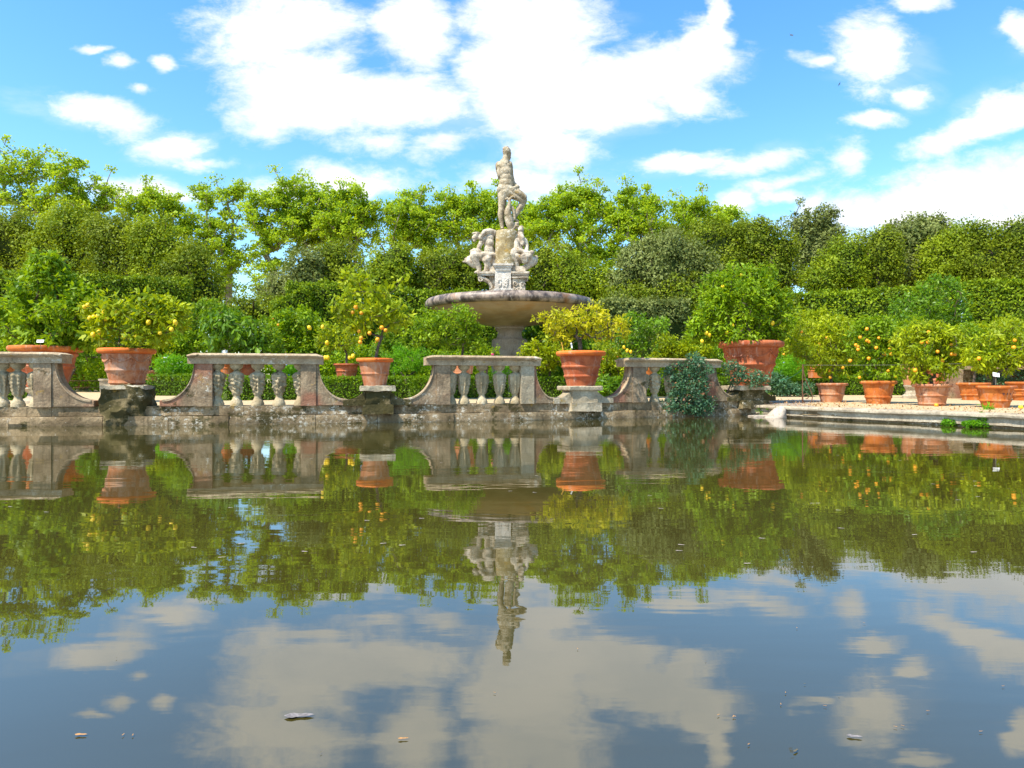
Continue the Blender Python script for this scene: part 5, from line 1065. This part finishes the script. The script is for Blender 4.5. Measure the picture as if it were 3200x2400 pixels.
# floating leaves
lm = {}
def leaf_obj(kind, L, px, py, rot, lab, name='floating_leaf', group='leaves drifting on the pond'):
    Y = F*H0/(py-Y0); X = (px-1600)/F*Y
    if (kind, L) not in lm:
        mb = MB(); k = 7; vs = []
        for i in range(k+1):
            u_ = i/k; w = .5*math.sin(math.pi*min(1, u_**.8))*(.30+.12*math.sin(9*u_))+.008; zz = .004+.03*(u_-.5)**2
            vs += [(u_-.5, -w, zz+.02*w), (u_-.5, 0, zz), (u_-.5, w, zz+.03*w)]
        fs = [(3*i+j, 3*i+3+j, 3*i+4+j, 3*i+1+j) for i in range(k) for j in (0, 1)]; mb.add([(x*L, y*L, z*L+.002) for x, y, z in vs], fs)
        me = bpy.data.meshes.new('leaf'); me.from_pydata(mb.v, [], mb.f); me.materials.append(M[kind]); lm[(kind, L)] = me
    o = link(name, lm[(kind, L)], None, loc=(X, Y, .002)); o.rotation_euler.z = rot; setp(o, lab, 'leaf', group)
leaf_obj('deadgrey', .07, 935, 2240, .1, 'largest pale curled leaf floating at lower left of centre')
leaf_obj('dead', .024, 1260, 2312, .1, 'small brown curled leaf floating below and left of centre')
leaf_obj('deadgrey', .034, 2670, 2305, -.2, 'whitish leaf floating at lower right on the reflected cloud')
leaf_obj('dead', .028, 253, 2300, 0, 'reddish leaf floating near the lower left corner')
leaf_obj('deaddark', .018, 2487, 2350, .7, 'dark leaf floating at the bottom right of centre')
pts = [(385,2300),(415,2301),(1545,2168),(2245,2238),(2292,2243),(2340,2330),(2455,2168),(2440,2204),(2578,2210),(2820,2272),(2798,2275),(3065,2290),(3135,2148),(2295,2242),(2700,1950),(2490,1965),(1805,2030),(2900,2226)]
for i, (px, py) in enumerate(pts): leaf_obj('dead', .009, px, py, random.uniform(0, 3), 'tiny orange-brown leaf fragment floating in the near water')
pts2 = [(random.uniform(20, 3180), 1345+(random.random()**2)*420) for _ in range(80)]
for i, (px, py) in enumerate(pts2): leaf_obj('deadpale', .035, px, py, random.uniform(-.4, .4), 'small pale petal floating on the dark water near the wall', name='floating_petal', group='petals drifting near the wall')
for i in range(5): leaf_obj('deaddark', .007, random.uniform(50, 3150), random.uniform(1850, 2380), random.uniform(0, 3), 'tiny dark speck of debris on the near water', name='floating_debris', group='specks of debris on the near water')
# birds
def bird(px, py, Y, span, roll, lab):
    c = at(px, py, Y); root = thing('bird', tuple(c), lab, 'bird'); b = MB(); s_ = span
    b.tube([c+np.array(q)*s_ for q in ((-.28, 0, -.0), (-.15, 0, .01), (0, 0, .02), (.14, 0, .02), (.22, 0, .03), (.28, 0, .02))], [.004*s_/.3*3, .05*s_, .075*s_, .06*s_, .04*s_, .008*s_], 8)
    b.build('body', M['bird'], root)
    for sg in (-1, 1):
        b = MB(); q = [(-.1, 0, .03), (.1, 0, .03), (.08, sg*.3, .03+.2*sg*roll), (-.06, sg*.3, .02+.2*sg*roll), (-.12, sg*.62, .02+.45*sg*roll)]
        vs = [c+np.array(p)*s_ for p in q]+[c+(np.array(p)+[0, 0, .02])*s_ for p in q]; b.add(vs, [(0, 1, 2, 3), (3, 2, 4), (5, 8, 7, 6), (8, 9, 7), (0, 5, 6, 1), (1, 6, 7, 2), (2, 7, 9, 4), (4, 9, 8, 3), (3, 8, 5, 0)]); b.build('wing', M['bird'], root, smooth=False)
bird(2474, 110, 45, .42, 1.2, 'bird with raised wings flying high in the blue sky'); bird(2623, 263, 60, .35, -.8, 'smaller bird flying in front of the right cloud')
